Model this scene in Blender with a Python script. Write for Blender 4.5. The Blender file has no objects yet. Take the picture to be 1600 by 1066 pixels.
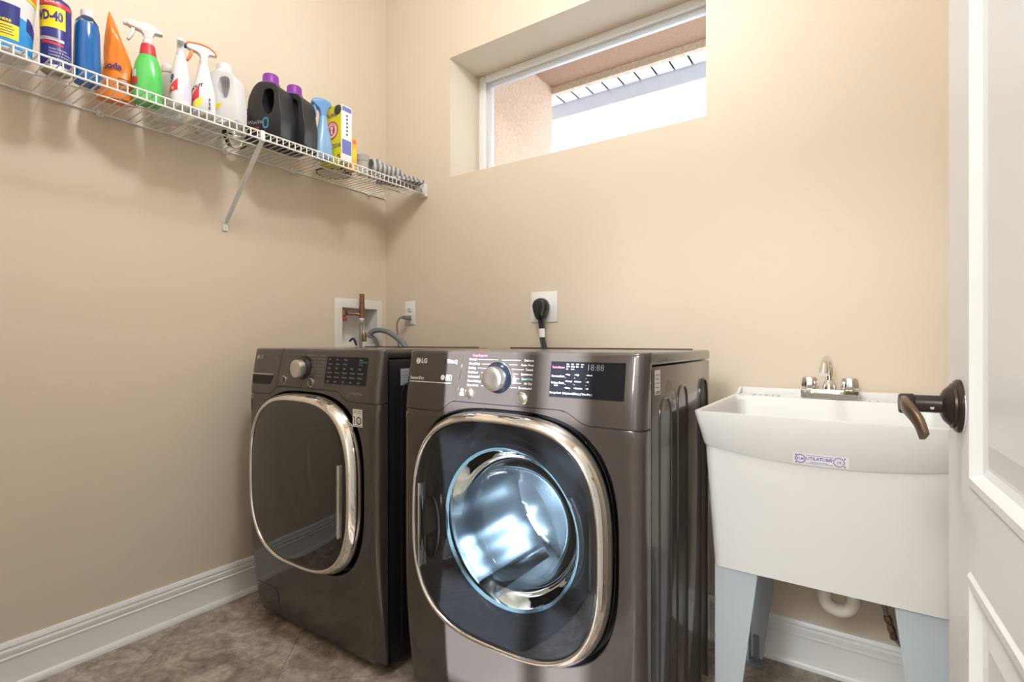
import bpy, bmesh, math, random
from mathutils import Vector, Matrix
random.seed(7)
S = bpy.context.scene
COL = S.collection
PI = math.pi

# ------------------------------------------------------------------ camera
CAM_H = 1.06
cam_d = bpy.data.cameras.new('camera')
cam_d.sensor_width = 36.0
cam_d.lens = 18.0
cam_d.shift_y = 0.9 / 1600.0
cam_d.clip_start = 0.02
cam = bpy.data.objects.new('camera', cam_d)
COL.objects.link(cam)
cam.location = (2.1496, -1.9265, CAM_H)
cam.rotation_euler = (PI / 2, 0, 0.5983)
S.camera = cam

# ------------------------------------------------------------------ world, sun, exposure
world = bpy.data.worlds.new('daylight')
S.world = world
world.use_nodes = True
bg = world.node_tree.nodes['Background']
bg.inputs[0].default_value = (0.86, 0.93, 1.0, 1)
bg.inputs[1].default_value = 3.0

sun_d = bpy.data.lights.new('sun', 'SUN')
sun_d.energy = 24.0
sun_d.angle = math.radians(0.6)
sun_d.color = (0.87, 0.92, 1.0)
sun = bpy.data.objects.new('sun', sun_d)
COL.objects.link(sun)
SUN_DIR = Vector((-0.267, 1.0, -0.25))
sun.location = (4, -9, 5)
sun.rotation_euler = SUN_DIR.to_track_quat('-Z', 'Y').to_euler()

S.view_settings.view_transform = 'Standard'
S.view_settings.look = 'None'
S.view_settings.gamma = 1.0
S.view_settings.use_curve_mapping = False
S.view_settings.exposure = 0.20
LAMP_W = 43.0
HALL_FILL_W = 175.0

# ------------------------------------------------------------------ materials
MATS = {}
def mat(name, col, rough=0.5, metal=0.0, spec=0.5, noise=0.0, nscale=20.0, bump=0.0, bscale=200.0,
        trans=0.0, ior=1.45, coat=0.0, emit=None, estr=0.0, alpha=1.0, aniso=0.0):
    m = bpy.data.materials.new(name)
    m.use_nodes = True
    nt = m.node_tree
    b = nt.nodes['Principled BSDF']
    b.inputs['Base Color'].default_value = (*col, 1)
    b.inputs['Roughness'].default_value = rough
    b.inputs['Metallic'].default_value = metal
    b.inputs['Specular IOR Level'].default_value = spec
    b.inputs['Transmission Weight'].default_value = trans
    b.inputs['IOR'].default_value = ior
    b.inputs['Coat Weight'].default_value = coat
    b.inputs['Coat Roughness'].default_value = 0.05
    b.inputs['Alpha'].default_value = alpha
    if emit:
        b.inputs['Emission Color'].default_value = (*emit, 1)
        b.inputs['Emission Strength'].default_value = estr
    tc = nt.nodes.new('ShaderNodeTexCoord')
    if noise > 0:
        n = nt.nodes.new('ShaderNodeTexNoise')
        n.inputs['Scale'].default_value = nscale
        n.inputs['Detail'].default_value = 4
        nt.links.new(tc.outputs['Object'], n.inputs['Vector'])
        mx = nt.nodes.new('ShaderNodeMix')
        mx.data_type = 'RGBA'
        mx.inputs['A'].default_value = (*[c * (1 - noise) for c in col], 1)
        mx.inputs['B'].default_value = (*[min(1, c * (1 + noise)) for c in col], 1)
        nt.links.new(n.outputs['Fac'], mx.inputs['Factor'])
        nt.links.new(mx.outputs['Result'], b.inputs['Base Color'])
    if bump > 0:
        n2 = nt.nodes.new('ShaderNodeTexNoise')
        n2.inputs['Scale'].default_value = bscale
        n2.inputs['Detail'].default_value = 3
        nt.links.new(tc.outputs['Object'], n2.inputs['Vector'])
        bp = nt.nodes.new('ShaderNodeBump')
        bp.inputs['Strength'].default_value = bump
        bp.inputs['Distance'].default_value = 0.004
        nt.links.new(n2.outputs['Fac'], bp.inputs['Height'])
        nt.links.new(bp.outputs['Normal'], b.inputs['Normal'])
    MATS[name] = m
    return m

def glass_mat(name, tint, rough=0.02, refl=1.0, ior=1.5):
    """thin sheet glass: tinted see-through plus fresnel mirror"""
    m = bpy.data.materials.new(name)
    m.use_nodes = True
    nt = m.node_tree
    nt.nodes.remove(nt.nodes['Principled BSDF'])
    out = nt.nodes['Material Output']
    t = nt.nodes.new('ShaderNodeBsdfTransparent')
    t.inputs[0].default_value = (*tint, 1)
    g = nt.nodes.new('ShaderNodeBsdfGlossy')
    g.inputs['Roughness'].default_value = rough
    g.inputs['Color'].default_value = (refl, refl, refl, 1)
    fr = nt.nodes.new('ShaderNodeFresnel')
    fr.inputs['IOR'].default_value = ior
    mx = nt.nodes.new('ShaderNodeMixShader')
    nt.links.new(fr.outputs[0], mx.inputs[0])
    nt.links.new(t.outputs[0], mx.inputs[1])
    nt.links.new(g.outputs[0], mx.inputs[2])
    nt.links.new(mx.outputs[0], out.inputs[0])
    MATS[name] = m
    return m

M_WALL = mat('wall_paint', (0.71, 0.618, 0.497), 0.45, spec=0.4, noise=0.02, nscale=3, bump=0.13, bscale=55)
M_CEIL = mat('ceiling_paint', (0.80, 0.78, 0.73), 0.8, bump=0.3, bscale=60)
M_TRIM = mat('trim_paint', (0.86, 0.86, 0.86), 0.3)
M_DOOR = mat('door_paint', (0.68, 0.69, 0.69), 0.35, noise=0.01, nscale=5)
M_VINYL = mat('window_vinyl', (0.86, 0.87, 0.88), 0.35)
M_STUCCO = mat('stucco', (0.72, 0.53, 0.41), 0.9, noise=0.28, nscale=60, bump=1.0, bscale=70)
M_SOFFIT = mat('soffit_panel', (0.80, 0.84, 0.90), 0.6, noise=0.03)
M_FASCIA = mat('fascia_paint', (0.62, 0.64, 0.72), 0.5, noise=0.05)
M_PANE = glass_mat('window_pane', (0.96, 0.98, 0.98), 0.0, 0.5, 1.12)
M_GRAPH = mat('graphite_steel', (0.074, 0.063, 0.058), 0.26, metal=0.36, noise=0.04, nscale=300, coat=0.55)
M_BLACK = mat('black_enamel_and_shade', (0.012, 0.012, 0.014), 0.35)  # enamel parts; also stands for the shade on the washer sides
M_RUBBER = mat('black_rubber', (0.01, 0.01, 0.01), 0.6)
M_CHROME = mat('chrome', (0.80, 0.78, 0.75), 0.06, metal=1.0)
M_SATIN = mat('satin_metal', (0.62, 0.60, 0.58), 0.28, metal=1.0, noise=0.05, nscale=80)
M_DRUM = mat('drum_steel', (0.33, 0.355, 0.375), 0.25, metal=0.85, noise=0.04, nscale=30)
M_DOORGLASS_D = glass_mat('dryer_door_glass', (0.68, 0.71, 0.735), 0.015, 1.0, 1.5)
M_DOORGLASS_W = glass_mat('washer_door_glass', (0.20, 0.195, 0.185), 0.02, 1.0, 1.9)
M_BOWL = glass_mat('bowl_glass', (0.86, 0.94, 0.97), 0.01, 1.0, 1.5)
M_BOWLRIM = mat('bowl_rim_glass', (0.42, 0.66, 0.74), 0.05, trans=0.75, spec=0.7)
M_SMOKE = mat('smoked_plastic', (0.014, 0.015, 0.017), 0.10, spec=0.6)
M_DISPLAY = mat('display_panel', (0.009, 0.010, 0.013), 0.10, spec=0.3)
M_PRINT = mat('white_print', (0.78, 0.78, 0.78), 0.5)
M_PRINTDIM = mat('grey_print', (0.20, 0.19, 0.18), 0.5)
M_PRINTPINK = mat('pink_print', (0.75, 0.12, 0.22), 0.5)
M_PRINTBLUE = mat('blue_print', (0.25, 0.55, 0.75), 0.5)
M_STICKER = mat('paper_sticker', (0.74, 0.72, 0.68), 0.6)
M_STICKBLUE = mat('grey_blue_sticker', (0.42, 0.47, 0.55), 0.6)
M_INK = mat('black_ink', (0.01, 0.01, 0.012), 0.6)
M_PURPLEINK = mat('violet_ink', (0.13, 0.10, 0.42), 0.6)
M_TUB = mat('white_tub_plastic', (0.715, 0.718, 0.71), 0.38, noise=0.015, nscale=4, bump=0.04, bscale=220)
M_LEG = mat('grey_leg_steel', (0.46, 0.52, 0.58), 0.45)
M_PVC = mat('white_pvc', (0.78, 0.74, 0.66), 0.35)
M_BRAID = mat('braided_steel', (0.32, 0.31, 0.30), 0.4, metal=0.8, noise=0.3, nscale=400)
M_BRASS = mat('brass', (0.28, 0.19, 0.09), 0.4, metal=0.9, noise=0.2, nscale=40)
M_COPPER = mat('copper', (0.30, 0.155, 0.085), 0.42, metal=0.8, noise=0.25, nscale=60)
M_BRONZE = mat('oiled_bronze', (0.045, 0.034, 0.028), 0.34, metal=0.6, noise=0.3, nscale=30)
M_BRONZEWORN = mat('worn_bronze', (0.16, 0.11, 0.075), 0.32, metal=0.75, noise=0.35, nscale=25)
M_WIRE = mat('white_coated_wire', (0.80, 0.80, 0.78), 0.35)
M_PLATE = mat('white_plate_plastic', (0.82, 0.82, 0.80), 0.35)
M_BOXPLASTIC = mat('outlet_box_plastic', (0.80, 0.78, 0.74), 0.45)
M_GREYHOSE = mat('grey_hose', (0.20, 0.22, 0.245), 0.45, bump=0.2, bscale=300)
M_GREYCORD = mat('grey_cord', (0.22, 0.22, 0.20), 0.5)
M_BLACKCORD = mat('black_cord', (0.02, 0.02, 0.023), 0.4)
M_RED = mat('red_plastic', (0.55, 0.02, 0.03), 0.4)
M_WHITEP = mat('white_plastic', (0.72, 0.72, 0.735), 0.35)
M_CLEARP = mat('cloudy_plastic', (0.70, 0.71, 0.70), 0.25, trans=0.55, ior=1.2)
M_CLEARBOTTLE = glass_mat('clear_plastic', (0.93, 0.95, 0.95), 0.05, 0.9, 1.35)
M_ORANGE = mat('orange_film', (0.88, 0.24, 0.03), 0.25, noise=0.12, nscale=14, bump=0.35, bscale=18)
M_ORANGEP = mat('orange_plastic', (0.90, 0.20, 0.04), 0.35)
M_GREEN = mat('green_liquid', (0.10, 0.58, 0.12), 0.15, noise=0.05, nscale=12, spec=0.6)
M_BLUELIQ = mat('blue_liquid', (0.01, 0.13, 0.42), 0.08, noise=0.25, nscale=9, spec=0.7)
M_NAVY = mat('navy_label', (0.03, 0.035, 0.22), 0.3)
M_YELLOW = mat('yellow_label', (0.88, 0.74, 0.02), 0.4)
M_SKYBLUE = mat('bright_blue_label', (0.03, 0.30, 0.72), 0.3, noise=0.3, nscale=22)
M_LTBLUE = mat('light_blue_plastic', (0.24, 0.42, 0.68), 0.3, noise=0.05, nscale=10)
M_BLACKP = mat('black_bottle_plastic', (0.022, 0.022, 0.026), 0.33)
M_PURPLE = mat('purple_cap', (0.22, 0.035, 0.33), 0.4)
M_CAN = mat('can_steel', (0.55, 0.52, 0.46), 0.35, metal=0.8)
M_REDLABEL = mat('red_label', (0.68, 0.04, 0.06), 0.4)
M_BOXYEL = mat('yellow_carton', (0.78, 0.70, 0.02), 0.45)
M_BOXWHITE = mat('white_carton', (0.82, 0.82, 0.82), 0.5)
M_BOXBLUE = mat('blue_carton_print', (0.16, 0.20, 0.52), 0.5)
M_ORANGEBOX = mat('orange_carton', (0.92, 0.50, 0.08), 0.5)
M_BRASSLID = mat('jar_lid', (0.55, 0.50, 0.42), 0.5)
M_STRAW = mat('pale_woven_fibre', (0.72, 0.66, 0.56), 0.8, noise=0.1, nscale=60)
M_DARKBAND = mat('dark_woven_fibre', (0.10, 0.10, 0.10), 0.8)
M_LAMP = mat('lamp_diffuser', (0.9, 0.88, 0.82), 0.5, emit=(1.0, 0.98, 0.95), estr=3.0)
M_HALL = mat('hall_paint', (0.72, 0.68, 0.60), 0.7)

def floor_material():
    m = bpy.data.materials.new('mottled_stone_tile')
    m.use_nodes = True
    nt = m.node_tree
    b = nt.nodes['Principled BSDF']
    b.inputs['Roughness'].default_value = 0.42
    tc = nt.nodes.new('ShaderNodeTexCoord')
    n1 = nt.nodes.new('ShaderNodeTexNoise'); n1.inputs['Scale'].default_value = 9.0; n1.inputs['Detail'].default_value = 10; n1.inputs['Roughness'].default_value = 0.68; n1.inputs['Distortion'].default_value = 0.9
    n2 = nt.nodes.new('ShaderNodeTexNoise'); n2.inputs['Scale'].default_value = 38.0; n2.inputs['Detail'].default_value = 8; n2.inputs['Roughness'].default_value = 0.7
    nt.links.new(tc.outputs['Object'], n1.inputs['Vector'])
    nt.links.new(tc.outputs['Object'], n2.inputs['Vector'])
    r1 = nt.nodes.new('ShaderNodeValToRGB')
    e = r1.color_ramp.elements
    e[0].position = 0.36; e[0].color = (0.235, 0.195, 0.162, 1)
    e[1].position = 0.65; e[1].color = (0.58, 0.525, 0.465, 1)
    k = e.new(0.5); k.color = (0.385, 0.33, 0.278, 1)
    nt.links.new(n1.outputs['Fac'], r1.inputs['Fac'])
    r2 = nt.nodes.new('ShaderNodeValToRGB')
    e = r2.color_ramp.elements
    e[0].position = 0.32; e[0].color = (0.55, 0.52, 0.50, 1)
    e[1].position = 0.62; e[1].color = (1.1, 1.08, 1.05, 1)
    nt.links.new(n2.outputs['Fac'], r2.inputs['Fac'])
    mx = nt.nodes.new('ShaderNodeMix'); mx.data_type = 'RGBA'; mx.blend_type = 'MULTIPLY'
    mx.inputs['Factor'].default_value = 0.85
    nt.links.new(r1.outputs[0], mx.inputs['A']); nt.links.new(r2.outputs[0], mx.inputs['B'])
    nt.links.new(mx.outputs['Result'], b.inputs['Base Color'])
    bp = nt.nodes.new('ShaderNodeBump'); bp.inputs['Strength'].default_value = 0.25; bp.inputs['Distance'].default_value = 0.003
    nt.links.new(n2.outputs['Fac'], bp.inputs['Height']); nt.links.new(bp.outputs['Normal'], b.inputs['Normal'])
    return m
M_TILE = floor_material()
M_GROUT = mat('floor_joint', (0.29, 0.235, 0.19), 0.8)

def stripe_material():
    m = bpy.data.materials.new('striped_cloth')
    m.use_nodes = True
    nt = m.node_tree
    b = nt.nodes['Principled BSDF']; b.inputs['Roughness'].default_value = 0.9
    tc = nt.nodes.new('ShaderNodeTexCoord')
    w = nt.nodes.new('ShaderNodeTexWave'); w.wave_type = 'BANDS'; w.bands_direction = 'X'
    w.inputs['Scale'].default_value = 14; w.inputs['Distortion'].default_value = 1.2
    nt.links.new(tc.outputs['Object'], w.inputs['Vector'])
    r = nt.nodes.new('ShaderNodeValToRGB')
    e = r.color_ramp.elements
    e[0].position = 0.30; e[0].color = (0.17, 0.175, 0.20, 1)
    e[1].position = 0.72; e[1].color = (0.55, 0.53, 0.50, 1)
    nt.links.new(w.outputs['Fac'], r.inputs['Fac'])
    nt.links.new(r.outputs[0], b.inputs['Base Color'])
    return m
M_STRIPE = stripe_material()

# ------------------------------------------------------------------ mesh helpers
class MB:
    def __init__(self):
        self.v = []; self.f = []
    def add(self, vs, fs):
        o = len(self.v)
        self.v += [tuple(p) for p in vs]
        self.f += [tuple(i + o for i in q) for q in fs]
        return self
    def box(self, x0, x1, y0, y1, z0, z1, bev=0.0, seg=2):
        bm = bmesh.new()
        bmesh.ops.create_cube(bm, size=1)
        for q in bm.verts:
            q.co = Vector(((x0 + x1) / 2 + q.co.x * (x1 - x0), (y0 + y1) / 2 + q.co.y * (y1 - y0), (z0 + z1) / 2 + q.co.z * (z1 - z0)))
        if bev > 0:
            bmesh.ops.bevel(bm, geom=list(bm.edges), offset=bev, segments=seg, affect='EDGES', profile=0.5)
        return self.take(bm)
    def take(self, bm):
        bm.verts.index_update()
        self.add([q.co[:] for q in bm.verts], [[q.index for q in f.verts] for f in bm.faces])
        bm.free()
        return self
    def loft(self, rings, cap0=True, cap1=True, closed=True):
        n = len(rings[0]); vs = [p for r in rings for p in r]; fs = []
        for i in range(len(rings) - 1):
            for j in range(n if closed else n - 1):
                k = (j + 1) % n
                fs.append((i * n + j, i * n + k, (i + 1) * n + k, (i + 1) * n + j))
        if cap0: fs.append(tuple(reversed(range(n))))
        if cap1: fs.append(tuple((len(rings) - 1) * n + j for j in range(n)))
        return self.add(vs, fs)
    def lathe(self, prof, c=(0, 0, 0), axis='z', seg=28, cap0=True, cap1=True, sx=1.0, sy=1.0):
        rings = []
        for (r, h) in prof:
            ring = []
            for i in range(seg):
                a = 2 * PI * i / seg
                p, q = r * math.cos(a) * sx, r * math.sin(a) * sy
                if axis == 'z': ring.append((c[0] + p, c[1] + q, c[2] + h))
                elif axis == 'y': ring.append((c[0] + p, c[1] + h, c[2] + q))
                else: ring.append((c[0] + h, c[1] + p, c[2] + q))
            rings.append(ring)
        return self.loft(rings, cap0, cap1)
    def tube(self, path, r, seg=10, cap=True):
        P = [Vector(p) for p in path]
        rings = []
        up = Vector((0, 0, 1))
        prev = None
        for i, p in enumerate(P):
            t = (P[min(i + 1, len(P) - 1)] - P[max(i - 1, 0)]).normalized()
            if prev is None:
                a = up if abs(t.z) < 0.9 else Vector((1, 0, 0))
                n = (a - t * a.dot(t)).normalized()
            else:
                n = (prev - t * prev.dot(t)).normalized()
            prev = n
            b = t.cross(n)
            rr = r[i] if isinstance(r, (list, tuple)) else r
            rings.append([p + (n * math.cos(2 * PI * k / seg) + b * math.sin(2 * PI * k / seg)) * rr for k in range(seg)])
        return self.loft(rings, cap, cap)
    def prism(self, poly, axis, a, b, holes=(), bev=0.0, seg=2):
        """extrude a 2D outline (with holes) along an axis from a to b"""
        def put(p, t):
            if axis == 'x': return Vector((t, p[0], p[1]))
            if axis == 'y': return Vector((p[0], t, p[1]))
            return Vector((p[0], p[1], t))
        bm = bmesh.new()
        edges = []
        for loop in [poly] + list(holes):
            vs = [bm.verts.new(put(p, a)) for p in loop]
            for i in range(len(vs)):
                edges.append(bm.edges.new((vs[i], vs[(i + 1) % len(vs)])))
        if holes:
            bmesh.ops.triangle_fill(bm, use_beauty=True, use_dissolve=False, edges=edges)
        else:
            bm.faces.new(list(bm.verts))
        fs = list(bm.faces)
        ext = bmesh.ops.extrude_face_region(bm, geom=fs)
        d = put((0, 0), b) - put((0, 0), a)
        for g in ext['geom']:
            if isinstance(g, bmesh.types.BMVert): g.co += d
        bmesh.ops.recalc_face_normals(bm, faces=list(bm.faces))
        if bev > 0:
            es = [e for e in bm.edges if len(e.link_faces) == 2 and e.calc_face_angle(0) > 1.0 and
                  abs((e.verts[0].co - e.verts[1].co).dot(d.normalized())) < 1e-6]
            bmesh.ops.bevel(bm, geom=es, offset=bev, segments=seg, affect='EDGES', profile=0.5, clamp_overlap=True)
        return self.take(bm)
    def cpatch(self, r, a0, a1, z0, z1, c=(0, 0), n=16, sx=1.0, sy=1.0, z0b=None, z1b=None):
        """curved label patch on a vertical cylinder"""
        vs = []; fs = []
        for i in range(n + 1):
            t = i / n
            a = a0 + (a1 - a0) * t
            zb = z0 + ((z0b if z0b is not None else z0) - z0) * t
            zt = z1 + ((z1b if z1b is not None else z1) - z1) * t
            x, y = c[0] + r * math.cos(a) * sx, c[1] + r * math.sin(a) * sy
            vs += [(x, y, zb), (x, y, zt)]
        for i in range(n):
            fs.append((2 * i, 2 * i + 2, 2 * i + 3, 2 * i + 1))
        return self.add(vs, fs)
    def grid(self, fn, nu, nv):
        vs = [fn(i / nu, j / nv) for j in range(nv + 1) for i in range(nu + 1)]
        fs = [(j * (nu + 1) + i, j * (nu + 1) + i + 1, (j + 1) * (nu + 1) + i + 1, (j + 1) * (nu + 1) + i) for j in range(nv) for i in range(nu)]
        return self.add(vs, fs)
    def build(self, name, m, parent=None, smooth=35, loc=None, recalc=True):
        me = bpy.data.meshes.new(name)
        me.from_pydata(self.v, [], self.f)
        if recalc:
            bm = bmesh.new(); bm.from_mesh(me)
            bmesh.ops.recalc_face_normals(bm, faces=list(bm.faces))
            bm.to_mesh(me); bm.free()
        me.materials.append(m)
        if smooth:
            for p in me.polygons: p.use_smooth = True
            me.set_sharp_from_angle(angle=math.radians(smooth))
        me.update()
        o = bpy.data.objects.new(name, me)
        COL.objects.link(o)
        if parent: o.parent = parent
        if loc: o.location = loc
        return o

def thing(name, label, cat, loc=(0, 0, 0), rz=0.0, group=None):
    o = bpy.data.objects.new(name, None)
    COL.objects.link(o)
    o.empty_display_size = 0.05
    o.location = loc; o.rotation_euler = (0, 0, rz)
    o['label'] = label; o['category'] = cat
    if group: o['group'] = group
    return o

def struct(o, label=None):
    o['kind'] = 'structure'
    if label: o['label'] = label
    return o

def curve_pts(pts, n=8):
    """Catmull-Rom through points"""
    P = [Vector(p) for p in pts]
    P = [2 * P[0] - P[1]] + P + [2 * P[-1] - P[-2]]
    out = []
    for i in range(1, len(P) - 2):
        for k in range(n):
            t = k / n
            a, b, c, d = P[i - 1], P[i], P[i + 1], P[i + 2]
            out.append(0.5 * ((2 * b) + (c - a) * t + (2 * a - 5 * b + 4 * c - d) * t * t + (3 * b - a - 3 * c + d) * t ** 3))
    out.append(P[-2])
    return out

def lettering(name, items, m, parent, mapfn, bold=0.0, res=2):
    """flat print: items = (string, u, v, size, align); mapfn maps (u, v) to a point"""
    mb = MB()
    for (s, u0, v0, size, al) in items:
        cu = bpy.data.curves.new('t', 'FONT')
        cu.body = s; cu.size = size; cu.align_x = al; cu.align_y = 'CENTER'
        cu.resolution_u = res; cu.offset = bold * size
        ob = bpy.data.objects.new('t', cu)
        me = ob.to_mesh()
        mb.add([mapfn(u0 + q.co.x, v0 + q.co.y) for q in me.vertices], [list(p.vertices) for p in me.polygons])
        ob.to_mesh_clear()
        bpy.data.objects.remove(ob); bpy.data.curves.remove(cu)
    o = mb.build(name, m, parent, smooth=0, recalc=False)
    o['kind'] = 'stuff'
    return o

def squircle(a, b, n, N, cx=0.0, cz=0.0):
    out = []
    for i in range(N):
        t = 2 * PI * i / N
        c, s = math.cos(t), math.sin(t)
        out.append((cx + a * math.copysign(abs(c) ** (2 / n), c), cz + b * math.copysign(abs(s) ** (2 / n), s)))
    return out

# ------------------------------------------------------------------ room shell
RX, RYF, RZ = 2.72, -1.87, 3.05          # right wall, front wall face, ceiling
WX0, WX1, WZ0, WZ1 = 0.463, 1.686, 1.877, 2.468   # high window opening
WT = 0.30                                 # outer wall thickness
DX0, DX1, DZ = 1.45, 2.31, 2.05           # doorway the camera stands in
HX0, HX1, HY = -0.6, 4.2, -5.0            # hall behind the doorway

mb = MB()   # back wall with window opening
mb.prism([(-0.2, 0.0), (RX + 0.2, 0.0), (RX + 0.2, RZ), (-0.2, RZ)], 'y', 0.0, WT,
         holes=[[(WX0, WZ0), (WX1, WZ0), (WX1, WZ1), (WX0, WZ1)]])
struct(mb.build('wall_back', M_WALL, smooth=0), 'beige painted wall with a high horizontal window')
# washer outlet box recess in the left wall
OB = (-0.335, -0.032, 1.015, 1.278)      # y0 y1 z0 z1 of its flange
OBI = (-0.291, -0.066, 1.045, 1.2325)
mb = MB()
mb.prism([(RYF - 0.12, 0.0), (0.0, 0.0), (0.0, RZ), (RYF - 0.12, RZ)], 'x', 0.0, -0.12,
         holes=[[(OBI[0], OBI[2]), (OBI[1], OBI[2]), (OBI[1], OBI[3]), (OBI[0], OBI[3])]])
struct(mb.build('wall_left', M_WALL, smooth=0), 'beige painted wall behind the wire shelf')
mb = MB().box(RX, RX + 0.12, RYF - 0.12, 0, 0, RZ)
struct(mb.build('wall_right', M_WALL, smooth=0), 'beige painted side wall')
mb = MB()
mb.box(-0.12, DX0, RYF - 0.12, RYF, 0, RZ)
mb.box(DX1, RX + 0.12, RYF - 0.12, RYF, 0, RZ)
mb.box(DX0, DX1, RYF - 0.12, RYF, DZ, RZ)
struct(mb.build('wall_front', M_WALL, smooth=0), 'beige painted wall with the doorway')
mb = MB().box(HX0 - 0.12, HX1 + 0.12, HY - 0.12, 0.0, RZ, RZ + 0.1)
struct(mb.build('ceiling', M_CEIL, smooth=0), 'off-white ceiling')
# hall behind the camera
HWX0, HWX1, HWZ0, HWZ1 = 2.05, 2.80, 0.75, 2.25
mb = MB()
mb.prism([(HX0, 0.0), (HX1, 0.0), (HX1, RZ), (HX0, RZ)], 'y', HY, HY - 0.12,
         holes=[[(HWX0, HWZ0), (HWX1, HWZ0), (HWX1, HWZ1), (HWX0, HWZ1)]])
struct(mb.build('wall_hall_front', M_HALL, smooth=0), 'beige hall wall with a gridded window')
struct(MB().box(HX0 - 0.12, HX0, HY, RYF - 0.12, 0, RZ).build('wall_hall_left', M_HALL, smooth=0), 'beige hall side wall')
struct(MB().box(HX1, HX1 + 0.12, HY, RYF - 0.12, 0, RZ).build('wall_hall_right', M_HALL, smooth=0), 'beige hall end wall')
mb = MB().box(HX0, -0.12, RYF - 0.12, RYF - 0.02, 0, RZ).box(RX + 0.12, HX1, RYF - 0.12, RYF - 0.02, 0, RZ)
struct(mb.build('wall_hall_back', M_HALL, smooth=0), 'beige hall wall beside the laundry')
# hall window with bars
w2 = MB()
w2.box(HWX0, HWX0 + 0.05, HY - 0.09, HY - 0.03, HWZ0, HWZ1).box(HWX1 - 0.05, HWX1, HY - 0.09, HY - 0.03, HWZ0, HWZ1)
w2.box(HWX0 + 0.05, HWX1 - 0.05, HY - 0.09, HY - 0.03, HWZ0, HWZ0 + 0.05).box(HWX0 + 0.05, HWX1 - 0.05, HY - 0.09, HY - 0.03, HWZ1 - 0.05, HWZ1)
win2 = struct(w2.build('window_2', M_VINYL, smooth=0), 'white gridded hall window')
for k, x in enumerate((2.26, 2.60)):
    MB().box(x - 0.028, x + 0.028, HY - 0.075, HY - 0.045, HWZ0 + 0.05, HWZ1 - 0.05).build('window_bar', M_VINYL, win2, smooth=0)
for k, z in enumerate((1.14, 1.50, 1.885)):
    MB().box(HWX0 + 0.05, HWX1 - 0.05, HY - 0.072, HY - 0.048, z - 0.028, z + 0.028).build('window_bar', M_VINYL, win2, smooth=0)

# floor: joint bed with diagonal stone tiles as pieces
fl = struct(MB().box(HX0 - 0.12, HX1 + 0.12, HY - 0.12, 0.0, -0.06, -0.003).build('floor', M_GROUT, smooth=0), 'brown mottled stone tile floor')
def clip(poly, x0, x1, y0, y1):
    for (ax, val, sg) in ((0, x0, 1), (0, x1, -1), (1, y0, 1), (1, y1, -1)):
        out = []
        for i in range(len(poly)):
            p, q = poly[i], poly[(i + 1) % len(poly)]
            dp, dq = sg * (p[ax] - val), sg * (q[ax] - val)
            if dp >= 0: out.append(p)
            if (dp >= 0) != (dq >= 0):
                t = dp / (dp - dq)
                out.append((p[0] + (q[0] - p[0]) * t, p[1] + (q[1] - p[1]) * t))
        poly = out
        if len(poly) < 3: return []
    return poly
TS, G = 0.46, 0.0007
ca, sa = math.cos(math.radians(41.5)), math.sin(math.radians(41.5))
for i in range(-8, 12):
    for j in range(-10, 10):
        sq = []
        for (u, v) in ((0, 0), (1, 0), (1, 1), (0, 1)):
            a = (i + u) * TS + (G if u == 0 else -G); b = (j + v) * TS + (G if v == 0 else -G)
            sq.append((0.0 + a * ca - b * sa, -0.99 + a * sa + b * ca))
        pl = clip(sq, 0.0, RX, -2.0, 0.0)
        if len(pl) > 2:
            area = abs(sum(pl[k][0] * pl[(k + 1) % len(pl)][1] - pl[(k + 1) % len(pl)][0] * pl[k][1] for k in range(len(pl)))) / 2
            if area > 0.002:
                MB().prism(pl, 'z', -0.006, 0.0).build('tile', M_TILE, fl, smooth=0)
MB().box(HX0, HX1, HY, -2.0, -0.006, 0.0).build('hall_floor_covering', M_TILE, fl, smooth=0)

# baseboards with a stepped profile
BP = [(0, 0), (0.028, 0), (0.028, 0.008), (0.0245, 0.016), (0.018, 0.022), (0.0165, 0.026), (0.0165, 0.094), (0.0185, 0.097), (0.0185, 0.101),
      (0.014, 0.104), (0.0165, 0.112), (0.016, 0.121), (0.0125, 0.126), (0.0125, 0.130), (0.0145, 0.132), (0.0125, 0.140), (0.009, 0.145), (0, 0.146)]
def baseboard(name, p0, p1, nrm, label):
    m_ = MB()
    m_.loft([[(p[0] + nrm[0] * d, p[1] + nrm[1] * d, z) for (d, z) in BP] for p in (p0, p1)])
    return struct(m_.build(name, M_TRIM, smooth=25), label)
baseboard('baseboard_left', (0, 0), (0, RYF), (1, 0), 'white moulded baseboard below the shelf wall')
baseboard('baseboard_back', (0.0, 0), (RX, 0), (0, -1), 'white moulded baseboard behind the machines and sink')

# ------------------------------------------------------------------ high window
FY = 0.232
fm = MB()
FW = 0.040
fm.box(WX0, WX0 + FW, FY, WT + 0.01, WZ0, WZ1, 0.004)
fm.box(WX1 - FW, WX1, FY, WT + 0.01, WZ0, WZ1, 0.004)
fm.box(WX0 + FW, WX1 - FW, FY, WT + 0.01, WZ0, WZ0 + 0.04, 0.004)
fm.box(WX0 + FW, WX1 - FW, FY, WT + 0.01, WZ1 - 0.032, WZ1, 0.004)
win = struct(fm.build('window_1', M_VINYL), 'white vinyl frame of the high horizontal window')
sm = MB()
a0, a1, b0, b1 = WX0 + FW, WX1 - FW, WZ0 + 0.04, WZ1 - 0.032
sm.box(a0, a0 + 0.014, FY + 0.022, WT, b0, b1, 0.003).box(a1 - 0.014, a1, FY + 0.022, WT, b0, b1, 0.003)
sm.box(a0 + 0.014, a1 - 0.014, FY + 0.022, WT, b0, b0 + 0.014, 0.003).box(a0 + 0.014, a1 - 0.014, FY + 0.022, WT, b1 - 0.012, b1, 0.003)
sm.build('window_sash', M_WHITEP, win)
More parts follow.
